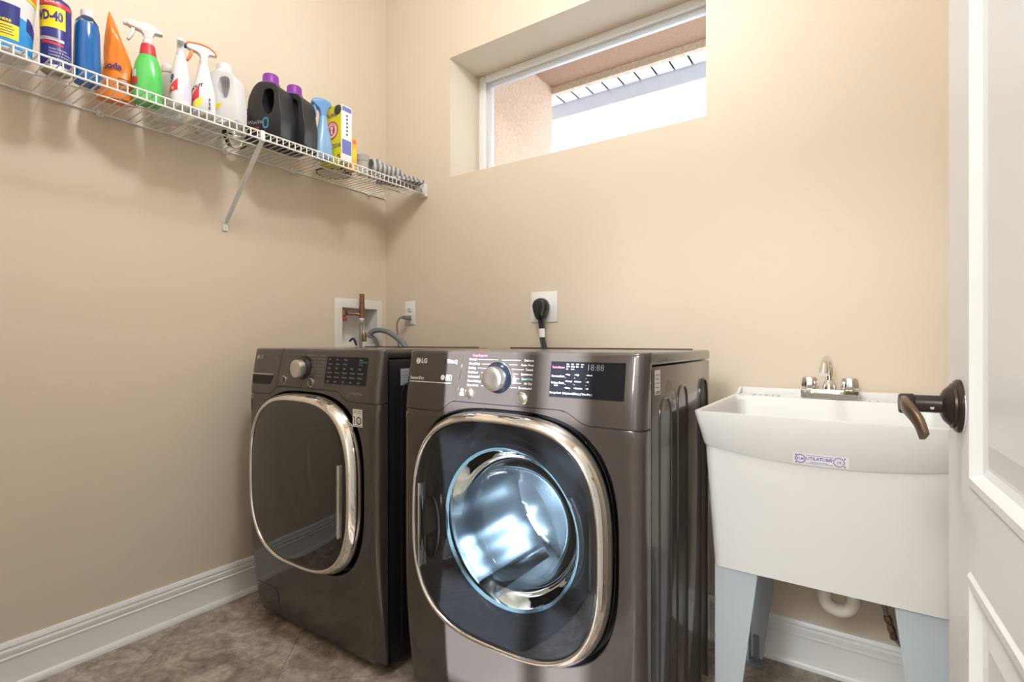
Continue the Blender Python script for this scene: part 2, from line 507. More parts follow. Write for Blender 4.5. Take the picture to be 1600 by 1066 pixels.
MB().box(a0 + 0.012, a1 - 0.012, FY + 0.040, FY + 0.044, b0 + 0.012, b1 - 0.012).build('pane', M_PANE, win, smooth=0)

# outside: stucco recess, beam, eave
ex = MB()
ex.box(-0.6, 0.47, WT, 1.02, 0.0, 2.95, 0.02)
ro = struct(ex.build('wall_outside_pier', M_STUCCO), 'pink-brown stucco pier outside the window')
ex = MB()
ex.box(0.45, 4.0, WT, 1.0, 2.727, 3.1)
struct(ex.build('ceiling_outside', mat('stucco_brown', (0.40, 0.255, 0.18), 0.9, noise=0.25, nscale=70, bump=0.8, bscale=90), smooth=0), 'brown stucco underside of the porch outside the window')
ex = MB().box(0.44, 4.0, 1.0, 1.04, 2.684, 3.1, 0.004)
struct(ex.build('trim_outside_beam', mat('stucco_pale', (0.66, 0.55, 0.46), 0.9, noise=0.45, nscale=55, bump=1.0, bscale=70), smooth=0), 'speckled stucco beam outside the window')
eave = struct(MB().box(-0.4, 4.0, 1.381, 1.40, 2.703, 2.95).build('trim_eave_board', M_FASCIA, smooth=0), 'grey-blue eave board over the sky')
for k in range(26):
    x = -0.2 + k * 0.114
    MB().box(x, x + 0.103, 1.045, 1.378, 2.80, 2.812, 0.004, 1).build('soffit_panel', M_SOFFIT, eave)
MB().box(-0.4, 4.0, 1.045, 1.40, 2.816, 2.85).build('soffit_backing', M_INK, eave, smooth=0)
MB().box(-0.4, 4.0, 1.40, 1.50, 2.735, 2.87, 0.01).build('gutter', M_FASCIA, eave)
MB().box(-6, 8, 0.31, 14, -0.2, -0.05).build('ground_outside', mat('pale_paving', (0.62, 0.62, 0.63), 0.9, noise=0.2, nscale=3), None, smooth=0)
struct(bpy.data.objects['ground_outside'], 'ground outside the window')

# ------------------------------------------------------------------ lamps (laundry ceiling fixture above the frame; unseen hall lamp added as fill)
def ceiling_lamp(name, label, x, y, watt, col, r=0.17, soft=0.11):
    t = thing(name, label, 'lamp', (x, y, RZ))
    MB().lathe([(r + 0.012, 0.0), (r + 0.012, -0.018), (r, -0.024)], seg=36).build('base', M_WHITEP, t)
    MB().lathe([(r - 0.004, -0.02), (r - 0.006, -0.035), (r * 0.85, -0.06), (r * 0.5, -0.078), (0.004, -0.084)], seg=36, cap0=False).build('lamp_shade', M_LAMP, t)
    ld = bpy.data.lights.new('bulb', 'POINT')
    ld.shadow_soft_size = soft; ld.energy = watt; ld.color = col
    lo = bpy.data.objects.new('bulb_light', ld)
    COL.objects.link(lo); lo.parent = t; lo.location = (0, 0, -0.105 - soft)
    return t
ceiling_lamp('ceiling_lamp', 'round white ceiling lamp in the laundry room', 1.42, -1.16, LAMP_W, (0.97, 0.98, 1.0))
ceiling_lamp('ceiling_lamp', 'unseen round white fill lamp added in the hall', 1.75, -4.35, HALL_FILL_W, (0.95, 0.975, 1.0), r=0.30, soft=0.26)  # unseen lamp, added to brighten the laundry through the doorway

# ------------------------------------------------------------------ washer and dryer
MW, MH = 0.734, 1.034
SEAM_S, SEAM_M = 0.866, 0.897
def ease(t): t = max(0.0, min(1.0, t)); return t * t * (3 - 2 * t)
def seam(x):
    return SEAM_S + (SEAM_M - SEAM_S) * ease((x - 0.145) / 0.05) * ease((0.605 - x) / 0.075)
def front_y(z):
    if z < 0.45: return 0.036 * ((0.45 - z) / 0.42) ** 2
    if z < 0.86: return 0.0
    return 0.024 * ((z - 0.86) / 0.174) ** 1.3
ER = 0.026
def edge_y(x):
    d = min(x, MW - x)
    if d >= ER: return 0.0
    return ER - math.sqrt(max(0.0, ER * ER - (ER - d) ** 2))
def on_front(x, z, e=0.0009):
    return (x, front_y(z) + edge_y(x) - e, z)

def ring_pts(a, b, n, N, y, cx, cz): return [(p[0], y, p[1]) for p in squircle(a, b, n, N, cx, cz)]
DCX, DCZ, NN = MW / 2, 0.578, 96

def machine(name, label, x0, yf, is_dryer):
    t = thing(name, label, 'dryer' if is_dryer else 'washing machine', (x0, yf, 0))
    BD = 0.575
    # --- cabinet shell (sides, back, floor)
    m_ = MB()
    m_.box(0.0, 0.012, 0.045, BD, 0.035, 1.003, 0.003)
    m_.box(MW - 0.012, MW, 0.045, BD, 0.035, 1.003, 0.003)
    m_.box(0.012, MW - 0.012, BD - 0.012, BD, 0.035, 1.003)
    m_.box(0.012, MW - 0.012, 0.06, BD - 0.012, 0.035, 0.05)
    cab = m_.build('cabinet', M_GRAPH if is_dryer else M_BLACK, t)  # washer sides black: shade of the unlit gap put into the colour
    # pressed ribs on the visible side
    for (ya, yb, top) in ((0.105, 0.190, 0.925), (0.245, 0.330, 0.945), (0.47, 0.545, 0.95)):
        pth = [(MW, ya, 0.05), (MW, ya, top - 0.05)] + [(MW, ya + 0.03 - 0.03 * math.cos(k * PI / 8), top - 0.05 + 0.05 * math.sin(k * PI / 8)) for k in range(1, 5)]
        pth += [(MW, yb - 0.03 + 0.03 * math.sin(k * PI / 8), top - 0.05 + 0.05 * math.cos(k * PI / 8)) for k in range(0, 5)] + [(MW, yb, 0.05)]
        MB().tube(pth, 0.0035, 6).build('side_rib', M_GRAPH if is_dryer else M_BLACK, cab)
    # --- top
    m_ = MB().box(-0.001, MW + 0.001, 0.040, BD + 0.006, 1.005, MH + 0.001, 0.008, 3)
    top = m_.build('top', M_GRAPH, t)
    MB().box(0.0, MW - 0.05, BD - 0.012, BD + 0.004, MH, MH + 0.004, 0.0015).build('back_strip', M_BLACK, top)
    # --- lower front panel, lofted between its outline and the door opening
    outl = []
    hole = squircle(0.312, 0.309, 3.1, NN, DCX, DCZ)
    for (hx, hz) in hole:
        dx, dz = hx - DCX, hz - DCZ
        best = 1e9
        if dx > 1e-6: best = min(best, (MW - DCX) / dx)
        if dx < -1e-6: best = min(best, (0 - DCX) / dx)
        if dz < -1e-6: best = min(best, (0.03 - DCZ) / dz)
        if dz > 1e-6:
            s = (SEAM_S - DCZ) / dz
            for _ in range(12):
                s = (seam(max(0, min(MW, DCX + s * dx))) - 0.0015 - DCZ) / dz
            best = min(best, max(s, 1.001))
        outl.append((DCX + dx * best, DCZ + dz * best))
    # snap the samples nearest to the corners
    for (cx_, cz_) in ((0, 0.03), (MW, 0.03), (0, SEAM_S - 0.0015), (MW, SEAM_S - 0.0015)):
        k = min(range(NN), key=lambda i: (outl[i][0] - cx_) ** 2 + (outl[i][1] - cz_) ** 2)
        outl[k] = (cx_, cz_)
    rings = []
    for fr in (0, 0.12, 0.3, 0.5, 0.65, 0.76, 0.84, 0.9, 0.94, 0.97, 0.99, 1.0):
        rings.append([(lambda x, z: (x, front_y(z) + edge_y(x), z))(h[0] + (o[0] - h[0]) * fr, h[1] + (o[1] - h[1]) * fr) for h, o in zip(hole, outl)])
    rings.append([(p[0], 0.052, p[2]) for p in rings[-1]])
    inner = [[(p[0], front_y(p[1]) + 0.004, p[1]) for p in squircle(0.3095, 0.3065, 3.1, NN, DCX, DCZ)]]
    m_ = MB(); m_.loft(inner + rings, False, False)
    fp = m_.build('front_panel', M_GRAPH, t, smooth=50)
    # door well: dark recess ring
    m_ = MB()
    m_.loft([ring_pts(0.3095, 0.3065, 3.1, NN, 0.004, DCX, DCZ), ring_pts(0.305, 0.302, 3.1, NN, 0.03, DCX, DCZ), ring_pts(0.235, 0.235, 2.0, NN, 0.035, DCX, DCZ), ring_pts(0.225, 0.225, 2.0, NN, 0.05, DCX, DCZ)], False, False)
    m_.build('door_recess', M_BLACK, t)
    # --- control panel
    xs = [0.0, 0.0015, 0.004, 0.008, 0.013, 0.019, 0.026] + [0.026 + (MW - 0.052) * k / 40 for k in range(1, 40)] + [MW - q for q in (0.026, 0.019, 0.013, 0.008, 0.004, 0.0015, 0.0)]
    rows = []
    for v in (0, 0.12, 0.3, 0.5, 0.7, 0.88, 1.0):
        rows.append([(x, front_y(seam(x) + 0.001 + v * (MH - 0.010 - seam(x))) + edge_y(x), seam(x) + 0.001 + v * (MH - 0.010 - seam(x))) for x in xs])
    yt = front_y(MH - 0.009)
    for k in range(1, 6):
        a = k * PI / 10
        rows.append([(x, yt + edge_y(x) + 0.010 * (1 - math.cos(a)), MH - 0.009 + 0.010 * math.sin(a)) for x in xs])
    rows.append([(x, 0.048 if True else 0, MH + 0.001) for x in xs])
    bot = [[(x, front_y(seam(x)) + edge_y(x) + 0.03, seam(x) + 0.001) for x in xs]]
    m_ = MB(); m_.loft(bot + rows, False, False, closed=False)
    for s in (0, -1):   # end caps back to the cabinet
        n_ = len(rows)
        vs = [r[s] for r in rows] + [(r[s][0], 0.052, r[s][2]) for r in rows]
        m_.add(vs, [(i, i + 1, n_ + i + 1, n_ + i) for i in range(n_ - 1)])
    cp = m_.build('control_panel', M_GRAPH, t, smooth=40)
    # dark seam behind the joint
    MB().tube([(x, front_y(seam(x)) + edge_y(x) + 0.006, seam(x)) for x in xs], 0.004, 6).build('panel_seam', M_BLACK, t)
    # --- feet
    for (fx, fy) in ((0.07, 0.10), (MW - 0.07, 0.10), (0.07, BD - 0.06), (MW - 0.07, BD - 0.06)):
        MB().lathe([(0.022, 0.0), (0.024, 0.006), (0.020, 0.014), (0.008, 0.016), (0.008, 0.045)], (fx, fy, 0), seg=14).build('foot', M_RUBBER, t)
    # --- door
    D0 = -0.045
    m_ = MB()
    prof = [(0.299, 0.012), (0.3005, 0.0), (0.2998, -0.010), (0.2968, -0.022), (0.2925, -0.032), (0.2875, -0.0385), (0.2825, -0.0428), (0.2795, -0.0436), (0.2765, -0.041), (0.2755, -0.037)]
    m_.loft([ring_pts(r, r + 0.002, 2.95, NN, y, DCX, DCZ) for (r, y) in prof], False, False)
    dr = thing_door = m_.build('door', M_CHROME, t, smooth=60)
    m_ = MB()
    m_.loft([ring_pts(r, r + 0.002, 2.95, NN, y, DCX, DCZ) for (r, y) in ((0.295, 0.014), (0.280, 0.016), (0.2745, 0.0), (0.275, -0.0365))], False, False)
    m_.build('door_liner', M_BLACK, dr)
    # outer pane: gently domed
    m_ = MB()
    rr = [(1.0, -0.037), (0.985, -0.0385), (0.95, -0.040), (0.85, -0.043), (0.7, -0.0465), (0.5, -0.050), (0.3, -0.052), (0.1, -0.0525)]
    nexp = lambda k: 2.95 - 0.95 * (1 - k)
    m_.loft([ring_pts(0.2757 * k, 0.2777 * k, nexp(k), NN, y, DCX, DCZ) for (k, y) in rr], False, True)
    m_.build('glass', M_DOORGLASS_D if is_dryer else M_DOORGLASS_W, dr, smooth=60)
    # inner dish around the bowl
    side = -1 if is_dryer else 1
    dish = M_SMOKE
    m_ = MB()
    m_.loft([ring_pts(0.274, 0.276, 2.95, NN, -0.030, DCX, DCZ), ring_pts(0.246, 0.246, 2.5, NN, -0.016, DCX, DCZ), ring_pts(0.212, 0.212, 2.0, NN, 0.004, DCX, DCZ), ring_pts(0.203, 0.203, 2.0, NN, 0.018, DCX, DCZ)], False, False)
    m_.build('door_dish', dish, dr)
    # bowl glass reaching into the drum
    bowl = [(0.205, 0.016), (0.200, 0.030), (0.190, 0.060), (0.178, 0.085), (0.160, 0.100), (0.120, 0.108), (0.06, 0.112), (0.005, 0.113)]
    MB().lathe(bowl, (DCX, 0, DCZ), 'y', 56, False, True).build('bowl', M_BOWL if is_dryer else glass_mat('washer_bowl', (0.55, 0.55, 0.55), 0.02, 1.0, 1.5), dr)
    MB().lathe([(0.200, 0.016), (0.206, 0.009), (0.209, 0.012), (0.206, 0.020), (0.200, 0.016)], (DCX, 0, DCZ), 'y', 56, False, False).build('bowl_rim', M_BOWLRIM if is_dryer else M_SMOKE, dr)
    # handle: chrome strip with a scooped pocket beside it
    hx = DCX + side * 0.248
    px = DCX + side * 0.214
    m_ = MB()
    m_.loft([[(px + 0.030 * k * math.cos(2 * PI * i / 28) * (1.0 if True else 0), y, DCZ - 0.02 + 0.088 * k * math.sin(2 * PI * i / 28)) for i in range(28)] for (k, y) in ((1.0, -0.0445), (0.9, -0.034), (0.6, -0.026), (0.1, -0.024))], False, True)
    m_.build('handle_pocket', M_BLACK, dr)
    hs = -0.0475
    MB().box(hx - 0.0035, hx + 0.0035, hs - 0.006, hs + 0.014, DCZ - 0.135, DCZ + 0.095, 0.002).build('handle', M_CHROME, dr)
    # --- drum
    N2 = 112
    m_ = MB()
    rings = []
    for y in (0.052, 0.07, 0.12, 0.2, 0.3, 0.4, 0.46, 0.48):
        ring = []
        for i in range(N2):
            a = 2 * PI * i / N2
            rad = 0.275
            rad = {0.052: 0.225, 0.07: 0.25}.get(y, rad)
            if 0.1 < y < 0.47:
                rad += 0.004 * math.cos(a * 14)
            ring.append((DCX + rad * math.cos(a), y, DCZ + rad * math.sin(a)))
        rings.append(ring)
    for rad, y in ((0.25, 0.486), (0.20, 0.478), (0.12, 0.470), (0.03, 0.468)):
        rings.append([(DCX + rad * math.cos(2 * PI * i / N2), y, DCZ + rad * math.sin(2 * PI * i / N2)) for i in range(N2)])
    m_.loft(rings, False, True)
    drum = m_.build('drum', M_DRUM, t, smooth=70)
    for k in range(3):
        a = PI / 2 + 0.5 + k * 2 * PI / 3
        m_ = MB()
        sect = [(-0.030, 0.0), (-0.018, 0.028), (-0.006, 0.044), (0.006, 0.044), (0.018, 0.028), (0.030, 0.0)]
        rs = []
        for y in (0.11, 0.14, 0.40, 0.44):
            h = 0.25 if y in (0.11, 0.44) else 1.0
            rs.append([(DCX + (0.275 - q * h) * math.cos(a) - p * math.sin(a), y, DCZ + (0.275 - q * h) * math.sin(a) + p * math.cos(a)) for (p, q) in sect])
        m_.loft(rs, True, True)
        m_.build('paddle', M_DRUM, drum, smooth=50)
    # --- knob
    kx, kz = 0.342, 0.965
    ky = front_y(kz)
    slope = Matrix.Rotation(0.0, 4, 'X')
    MB().lathe([(0.0435, 0.002), (0.0435, -0.003), (0.0425, -0.0042), (0.0412, -0.003)], (kx, ky, kz), 'y', 40, False, True).build('knob_ring', M_CHROME if is_dryer else M_SMOKE, cp)
    kb = MB().lathe([(0.0412, -0.002), (0.0405, -0.005), (0.033, -0.012)], (kx, ky, kz), 'y', 40, False, True).build('knob_base', mat('knob_dark_blue', (0.006, 0.010, 0.018), 0.12) if is_dryer else M_BLACK, cp)  # the dryer's knob base is dark blue
    MB().lathe([(0.0315, -0.011), (0.0315, -0.030), (0.0305, -0.0335), (0.028, -0.035), (0.015, -0.0345), (0.002, -0.034)], (kx, ky, kz), 'y', 40, False, True).build('knob', M_SATIN, cp)
    for (bx, bz) in ((0.252 if is_dryer else 0.232, 0.921), (0.421 if is_dryer else 0.394, 0.918)):
        by = front_y(bz)
        MB().lathe([(0.0155, 0.002), (0.0155, -0.003), (0.0135, -0.0045), (0.0125, -0.003)], (bx, by, bz), 'y', 28, False, True).build('button_ring', M_CHROME, cp)
        MB().lathe([(0.0122, 0.0), (0.0122, -0.005), (0.009, -0.0068), (0.003, -0.0073)], (bx, by, bz), 'y', 28, False, True).build('button', M_SATIN if is_dryer else M_GRAPH, cp)
    # --- display
    dx0, dx1, dz0, dz1 = (0.497, 0.686, 0.928, 1.011) if is_dryer else (0.470, 0.677, 0.920, 1.008)
    m_ = MB()
    m_.grid(lambda u, v: on_front(dx0 + (dx1 - dx0) * u, dz0 + (dz1 - dz0) * v, 0.0016), 4, 6)
    disp = m_.build('display', M_DISPLAY, cp, smooth=60, recalc=False)
    e = MB()
    for (p, q) in (((dx0, dz0), (dx1, dz0)), ((dx1, dz0), (dx1, dz1)), ((dx1, dz1), (dx0, dz1)), ((dx0, dz1), (dx0, dz0))):
        e.tube([on_front(p[0] + (q[0] - p[0]) * k / 6, p[1] + (q[1] - p[1]) * k / 6, 0.0006) for k in range(7)], 0.0011, 6)
    e.build('display_frame', M_SMOKE, disp)
    f1 = lambda u, v: on_front(u, v, 0.0008)
    f2 = lambda u, v: on_front(u, v, 0.0022)
    B = 0.006
    PR = M_PRINT if is_dryer else M_PRINTDIM
    # logo disc and letters
    lm = M_PRINT if is_dryer else mat('logo_print', (0.5, 0.48, 0.45), 0.5)
    lx, lz = (0.049, 1.004) if is_dryer else (0.040, 1.001)
    m_ = MB()
    ang = lambda k: 2 * PI * k / 24
    m_.add([f1(lx, lz)] + [f1(lx + 0.0088 * math.cos(ang(k)), lz + 0.0088 * math.sin(ang(k))) for k in range(24)], [(0, k + 1, (k + 1) % 24 + 1) for k in range(24)])
    m_.build('logo_disc', lm, cp, smooth=0, recalc=False)
    m_ = MB()
    for k in range(18):   # face drawn in the disc
        a0_, a1_ = 0.5 + k * 0.28, 0.5 + (k + 1) * 0.28
        m_.add([f2(lx + r_ * math.cos(a_), lz + r_ * math.sin(a_)) for (r_, a_) in ((0.0056, a0_), (0.0068, a0_), (0.0068, a1_), (0.0056, a1_))], [(0, 1, 2, 3)])
    m_.add([f2(*p) for p in ((lx - 0.0006, lz - 0.0035), (lx + 0.0006, lz - 0.0035), (lx + 0.0006, lz + 0.0035), (lx - 0.0006, lz + 0.0035))], [(0, 1, 2, 3)])
    m_.add([f2(*p) for p in ((lx, lz - 0.0035), (lx + 0.003, lz - 0.0035), (lx + 0.003, lz - 0.0024), (lx, lz - 0.0024))], [(0, 1, 2, 3)])
    m_.build('logo_mark', M_GRAPH, cp, smooth=0, recalc=False)
    lettering('logo_lettering', [('LG', lx + 0.012, lz, 0.019, 'LEFT')], lm, cp, f1, 0.02)
    rows_l = ['Normal', 'Heavy Duty', 'Bedding', 'Small Load', 'Antibacterial', 'Steam Sanitary', 'Steam Fresh']
    rows_r = ['Delicates', 'Perm. Press', 'Towels', 'Sportswear', 'Speed Dry', 'Air Dry', 'Downloaded']
    if not is_dryer:
        rows_l = ['Normal', 'Heavy Duty', 'Bedding', 'Bright Whites', 'Sanitary', 'Allergiene', 'Tub Clean']
        rows_r = ['Delicates', 'Perm. Press', 'Towels', 'Sportswear', 'Speed Wash', 'Rinse+Spin', 'Downloaded']
    items = []
    c0, c1 = (0.240, 0.446) if is_dryer else (0.228, 0.455)
    for k in range(7):
        z = 1.012 - k * 0.0115
        items.append((rows_l[k], c0, z, 0.0076, 'LEFT'))
        if not (is_dryer and k == 4): items.append((rows_r[k], c1, z, 0.0076, 'RIGHT'))
    items.append(('ThinQ', 0.160 if is_dryer else 0.143, 1.004, 0.0145, 'LEFT'))
    if is_dryer:
        items.append(('SensorDry', 0.024, 0.955, 0.0125, 'LEFT'))
    lettering('panel_lettering', items, PR, cp, f1, 0.01)
    # pointer lines beside the knob
    m_ = MB()
    for k in range(7):
        z = 1.012 - k * 0.0115
        rk = 0.046 if k in (0, 6) else 0.048
        hk = math.sqrt(max(0.0, 0.0465 ** 2 - (z - 0.965) ** 2)) if abs(z - 0.965) < 0.0465 else 0.006
        for (xa, xb) in ((c0 + 0.004 + 0.0040 * len(rows_l[k]), 0.342 - hk), (0.342 + hk, c1 - 0.004 - 0.0040 * len(rows_r[k]))):
            if xb - xa > 0.003:
                m_.add([f1(xa, z - 0.0004), f1(xb, z - 0.0004), f1(xb, z + 0.0004), f1(xa, z + 0.0004)], [(0, 1, 2, 3)])
    m_.build('dial_lines', PR, cp, smooth=0, recalc=False)['kind'] = 'stuff'
    if is_dryer:
        lettering('pink_lettering', [('SmartDiagnosis', 0.250, 1.0225, 0.008, 'LEFT')], M_PRINTPINK, cp, f1, 0.02)
        lettering('blue_lettering', [('Speed Dry', 0.446, 1.012 - 4 * 0.0115, 0.0076, 'RIGHT')], M_PRINTBLUE, cp, f1, 0.02)
        m_ = MB()
        for (xa, xb, za, zb) in ((0.024, 0.182, 0.9435, 0.9455), (0.162, 0.182, 0.952, 0.9528), (0.162, 0.182, 0.9662, 0.967), (0.162, 0.1628, 0.952, 0.967), (0.1812, 0.182, 0.952, 0.967), (0.165, 0.171, 0.955, 0.964), (0.174, 0.1755, 0.955, 0.964)):
            m_.add([f1(xa, za), f1(xb, za), f1(xb, zb), f1(xa, zb)], [(0, 1, 2, 3)])
        m_.add([f1(0.150, 0.9595)] + [f1(0.150 + 0.0075 * math.cos(ang(k)), 0.9595 + 0.0075 * math.sin(ang(k))) for k in range(24)], [(0, k + 1, (k + 1) % 24 + 1) for k in range(24)])
        m_.add([f1(0.224, 0.928)] + [f1(0.224 + 0.005 * math.cos(ang(k)), 0.928 + 0.005 * math.sin(ang(k))) for k in range(24)], [(0, k + 1, (k + 1) % 24 + 1) for k in range(24)])
        m_.add([f1(*p) for p in ((0.217, 0.914), (0.231, 0.914), (0.231, 0.921), (0.217, 0.921))], [(0, 1, 2, 3)])
        m_.build('panel_marks', PR, cp, smooth=0, recalc=False)
        MB().tube([on_front(0.205 + 0.013 * k / 6, seam(0.205) + 0.003 + k * 0.0225, 0.0002) for k in range(7)], 0.0011, 6).build('divider_line', M_CHROME, cp)
        its = [('Remote Start', 0.5005, 0.977, 0.0064, 'LEFT'), ('Reduce Static', 0.5005, 0.9615, 0.0064, 'LEFT'), ('Wi-Fi', 0.509, 0.9550, 0.0045, 'LEFT'),
               ('Energy Saver', 0.4985, 0.9375, 0.0060, 'LEFT'), ('| Dry Level |', 0.5335, 0.9375, 0.0060, 'LEFT'), ('Temp.', 0.5640, 0.9375, 0.0060, 'LEFT'), ('| Time Dry |', 0.5800, 0.9375, 0.0060, 'LEFT')]
        for r_, col3 in enumerate((('Very', 'High', '60 min'), ('', '', ''), ('Normal', 'Medium', '40'), ('', '', ''), ('Damp', 'Ultra Low', '20'))):
            for c_, s_ in enumerate(col3):
                its.append(('\u2022 ' + s_, (0.538, 0.562, 0.592)[c_], 0.9815 - r_ * 0.0078, 0.0048, 'LEFT'))
        for c_, col in enumerate((('Dry', 'Cool', 'Set'), ('Dry', 'Damp', 'Lock'), ('Add', 'Dry'), ('Less', 'Set'))):
            for r_, s_ in enumerate(col):
                its.append((s_, 0.539 + 0.0128 * c_, 1.0060 - 0.0056 * r_, 0.0042, 'LEFT'))
        lettering('display_lettering', its, M_PRINT, disp, f2, 0.01)
        lettering('display_digits', [('18:88', 0.592, 0.999, 0.020, 'LEFT')], mat('dim_digits', (0.22, 0.22, 0.22), 0.5), disp, f2, -0.012)
        lettering('turbo_lettering', [('TurboSteam', 0.5005, 0.998, 0.0068, 'LEFT')], M_PRINTPINK, disp, f2, 0.02)
    else:
        its = []
        heads = ['Soil', 'Spin', 'Temp', 'Rinse', 'Delay']
        for c_ in range(5):
            for r_ in range(6):
                if r_ < 2 and c_ in (3,): continue
                s_ = (heads[c_], 'Heavy', 'High', 'Normal', 'Medium', 'Light')[r_ if r_ else 0]
                its.append((s_, 0.480 + 0.039 * c_, 1.000 - r_ * 0.0145, 0.0078, 'LEFT'))
        lettering('display_lettering', its, mat('dim_display_print', (0.30, 0.31, 0.32), 0.5), disp, f2, 0.0)
        lettering('teal_lettering', [('TurboWash', 0.638, 0.993, 0.008, 'LEFT')], mat('teal_print', (0.06, 0.28, 0.30), 0.5), disp, f2, 0.0)
        lettering('drive_lettering', [('\u25CB TurboWash', 0.600, 0.893, 0.011, 'LEFT')], M_PRINTDIM, cp, f1, 0.01)
        # detergent drawer outline and pocket
        e = MB()
        e.tube([on_front(0.186 + 0.014 * k / 6, seam(0.18) + 0.003 + k * 0.0255 * 0.92, 0.0) for k in range(7)], 0.0014, 6)
        e.build('drawer_gap', M_BLACK, cp)
        pk = MB()
        poly = [(0.022, 0.936), (0.158, 0.936), (0.156, 0.922), (0.146, 0.905), (0.135, 0.900), (0.034, 0.900), (0.026, 0.906)]
        pk.add([on_front(p[0], p[1], 0.0012) for p in poly], [tuple(range(len(poly)))])
        pk.build('drawer_pocket', M_RUBBER, cp, smooth=0, recalc=False)
        MB().tube([on_front(0.020 + 0.140 * k / 8, 0.9375, 0.0025) for k in range(9)], 0.0028, 8).build('drawer_handle', M_SATIN, cp)
        # filter flap low on the front
        e = MB()
        e.tube([on_front(*p, 0.0) for p in ((0.03, 0.135), (0.08, 0.135), (0.13, 0.135), (0.155, 0.132), (0.165, 0.122), (0.165, 0.09), (0.165, 0.05))], 0.0012, 6)
        e.build('flap_gap', M_BLACK, fp)
        # stickers
        st = MB(); st.grid(lambda u, v: on_front(0.624 + 0.047 * u, 0.789 + 0.056 * v, 0.001), 3, 3)
        stk = st.build('warranty_sticker', M_STICKER, fp, smooth=0, recalc=False)
        f3 = lambda u, v: on_front(u, v, 0.0016)
        m_ = MB()
        for k in range(24):
            a0_, a1_ = ang(k), ang(k + 1)
            m_.add([f3(0.654 + r_ * math.cos(a_), 0.809 + r_ * math.sin(a_)) for (r_, a_) in ((0.0085, a0_), (0.0125, a0_), (0.0125, a1_), (0.0085, a1_))], [(0, 1, 2, 3)])
        for (xa, xb, za, zb) in ((0.631, 0.6345, 0.7975, 0.8215), (0.628, 0.634, 0.818, 0.8215), (0.628, 0.668, 0.792, 0.7935)):
            m_.add([f3(xa, za), f3(xb, za), f3(xb, zb), f3(xa, zb)], [(0, 1, 2, 3)])
        m_.build('sticker_number', M_INK, stk, smooth=0, recalc=False)
        lettering('sticker_lettering', [('DIRECT DRIVE', 0.6475, 0.839, 0.0052, 'CENTER'), ('MOTOR WARRANTY', 0.6475, 0.833, 0.0046, 'CENTER'), ('year', 0.654, 0.809, 0.006, 'CENTER')], M_INK, stk, f3, 0.02)
        e = MB(); e.grid(lambda u, v: on_front(0.009 + 0.017 * u, 0.795 + 0.045 * v, 0.001), 3, 3)
        es = e.build('energy_sticker', mat('green_sticker', (0.18, 0.28, 0.20), 0.6), fp, smooth=0, recalc=False)
        e = MB(); e.grid(lambda u, v: on_front(0.009 + 0.017 * u, 0.808 + 0.014 * v, 0.0016), 3, 2)
        e.build('sticker_band', mat('orange_sticker', (0.60, 0.16, 0.06), 0.6), es, smooth=0, recalc=False)
    # rating sticker on the side
    sx = MW + 0.0012
    if is_dryer:
        ya, yb, za, zb = 0.068, 0.108, 0.938, 0.995
    else:
        ya, yb, za, zb = 0.100, 0.170, 0.918, 0.972
    e = MB().add([(sx, ya, za), (sx, yb, za), (sx, yb, zb), (sx, ya, zb)], [(0, 1, 2, 3)])
    rs = e.build('rating_sticker', M_STICKER if is_dryer else M_STICKBLUE, t, smooth=0, recalc=False)
    e = MB()
    for k in range(5):
        z = zb - 0.010 - k * (zb - za) / 6.0
        h = 0.0025 if k < 4 else 0.007
        e.add([(sx + 0.0006, ya + 0.006, z - h), (sx + 0.0006, yb - 0.006 - 0.004 * (k % 2), z - h), (sx + 0.0006, yb - 0.006 - 0.004 * (k % 2), z), (sx + 0.0006, ya + 0.006, z)], [(0, 1, 2, 3)])
    e.build('sticker_print', mat('faded_ink', (0.28, 0.27, 0.27), 0.6), rs, smooth=0, recalc=False)
    return t

machine('washing_machine', 'dark graphite front-load washing machine beside the left wall', 0.183, -0.86, False)
machine('dryer', 'dark graphite dryer with a lit blue-white drum beside the utility sink', 1.030, -0.86, True)

# ------------------------------------------------------------------ utility sink
SX, SY = 2.075, -0.31
def rrect(hw, hd, r, z, cy=0.0, n=6, zf=None):
    pts = []
    for (cx_, cy_, a0_) in ((hw - r, hd - r, 0), (-hw + r, hd - r, PI / 2), (-hw + r, -hd + r, PI), (hw - r, -hd + r, 1.5 * PI)):
        for k in range(n + 1):
            a = a0_ + k * PI / 2 / n
            pts.append((cx_ + r * math.cos(a), cy + cy_ + r * math.sin(a)))
    # extra points along the front and back edges
    out = []
    for i, p in enumerate(pts):
        q = pts[(i + 1) % len(pts)]
        out.append(p)
        if math.hypot(q[0] - p[0], q[1] - p[1]) > 0.1:
            for k in range(1, 10):
                out.append((p[0] + (q[0] - p[0]) * k / 10, p[1] + (q[1] - p[1]) * k / 10))
    return [(x, y, z + (zf(x, y) if zf else 0.0)) for (x, y) in out]
bow = lambda x, y: -0.026 * max(0.0, 1 - (x / 0.26) ** 2) if y < -0.2 else 0.0
sink = thing('utility_sink', 'white plastic utility sink on grey legs beside the dryer', 'sink', (SX, SY, 0))
m_ = MB()
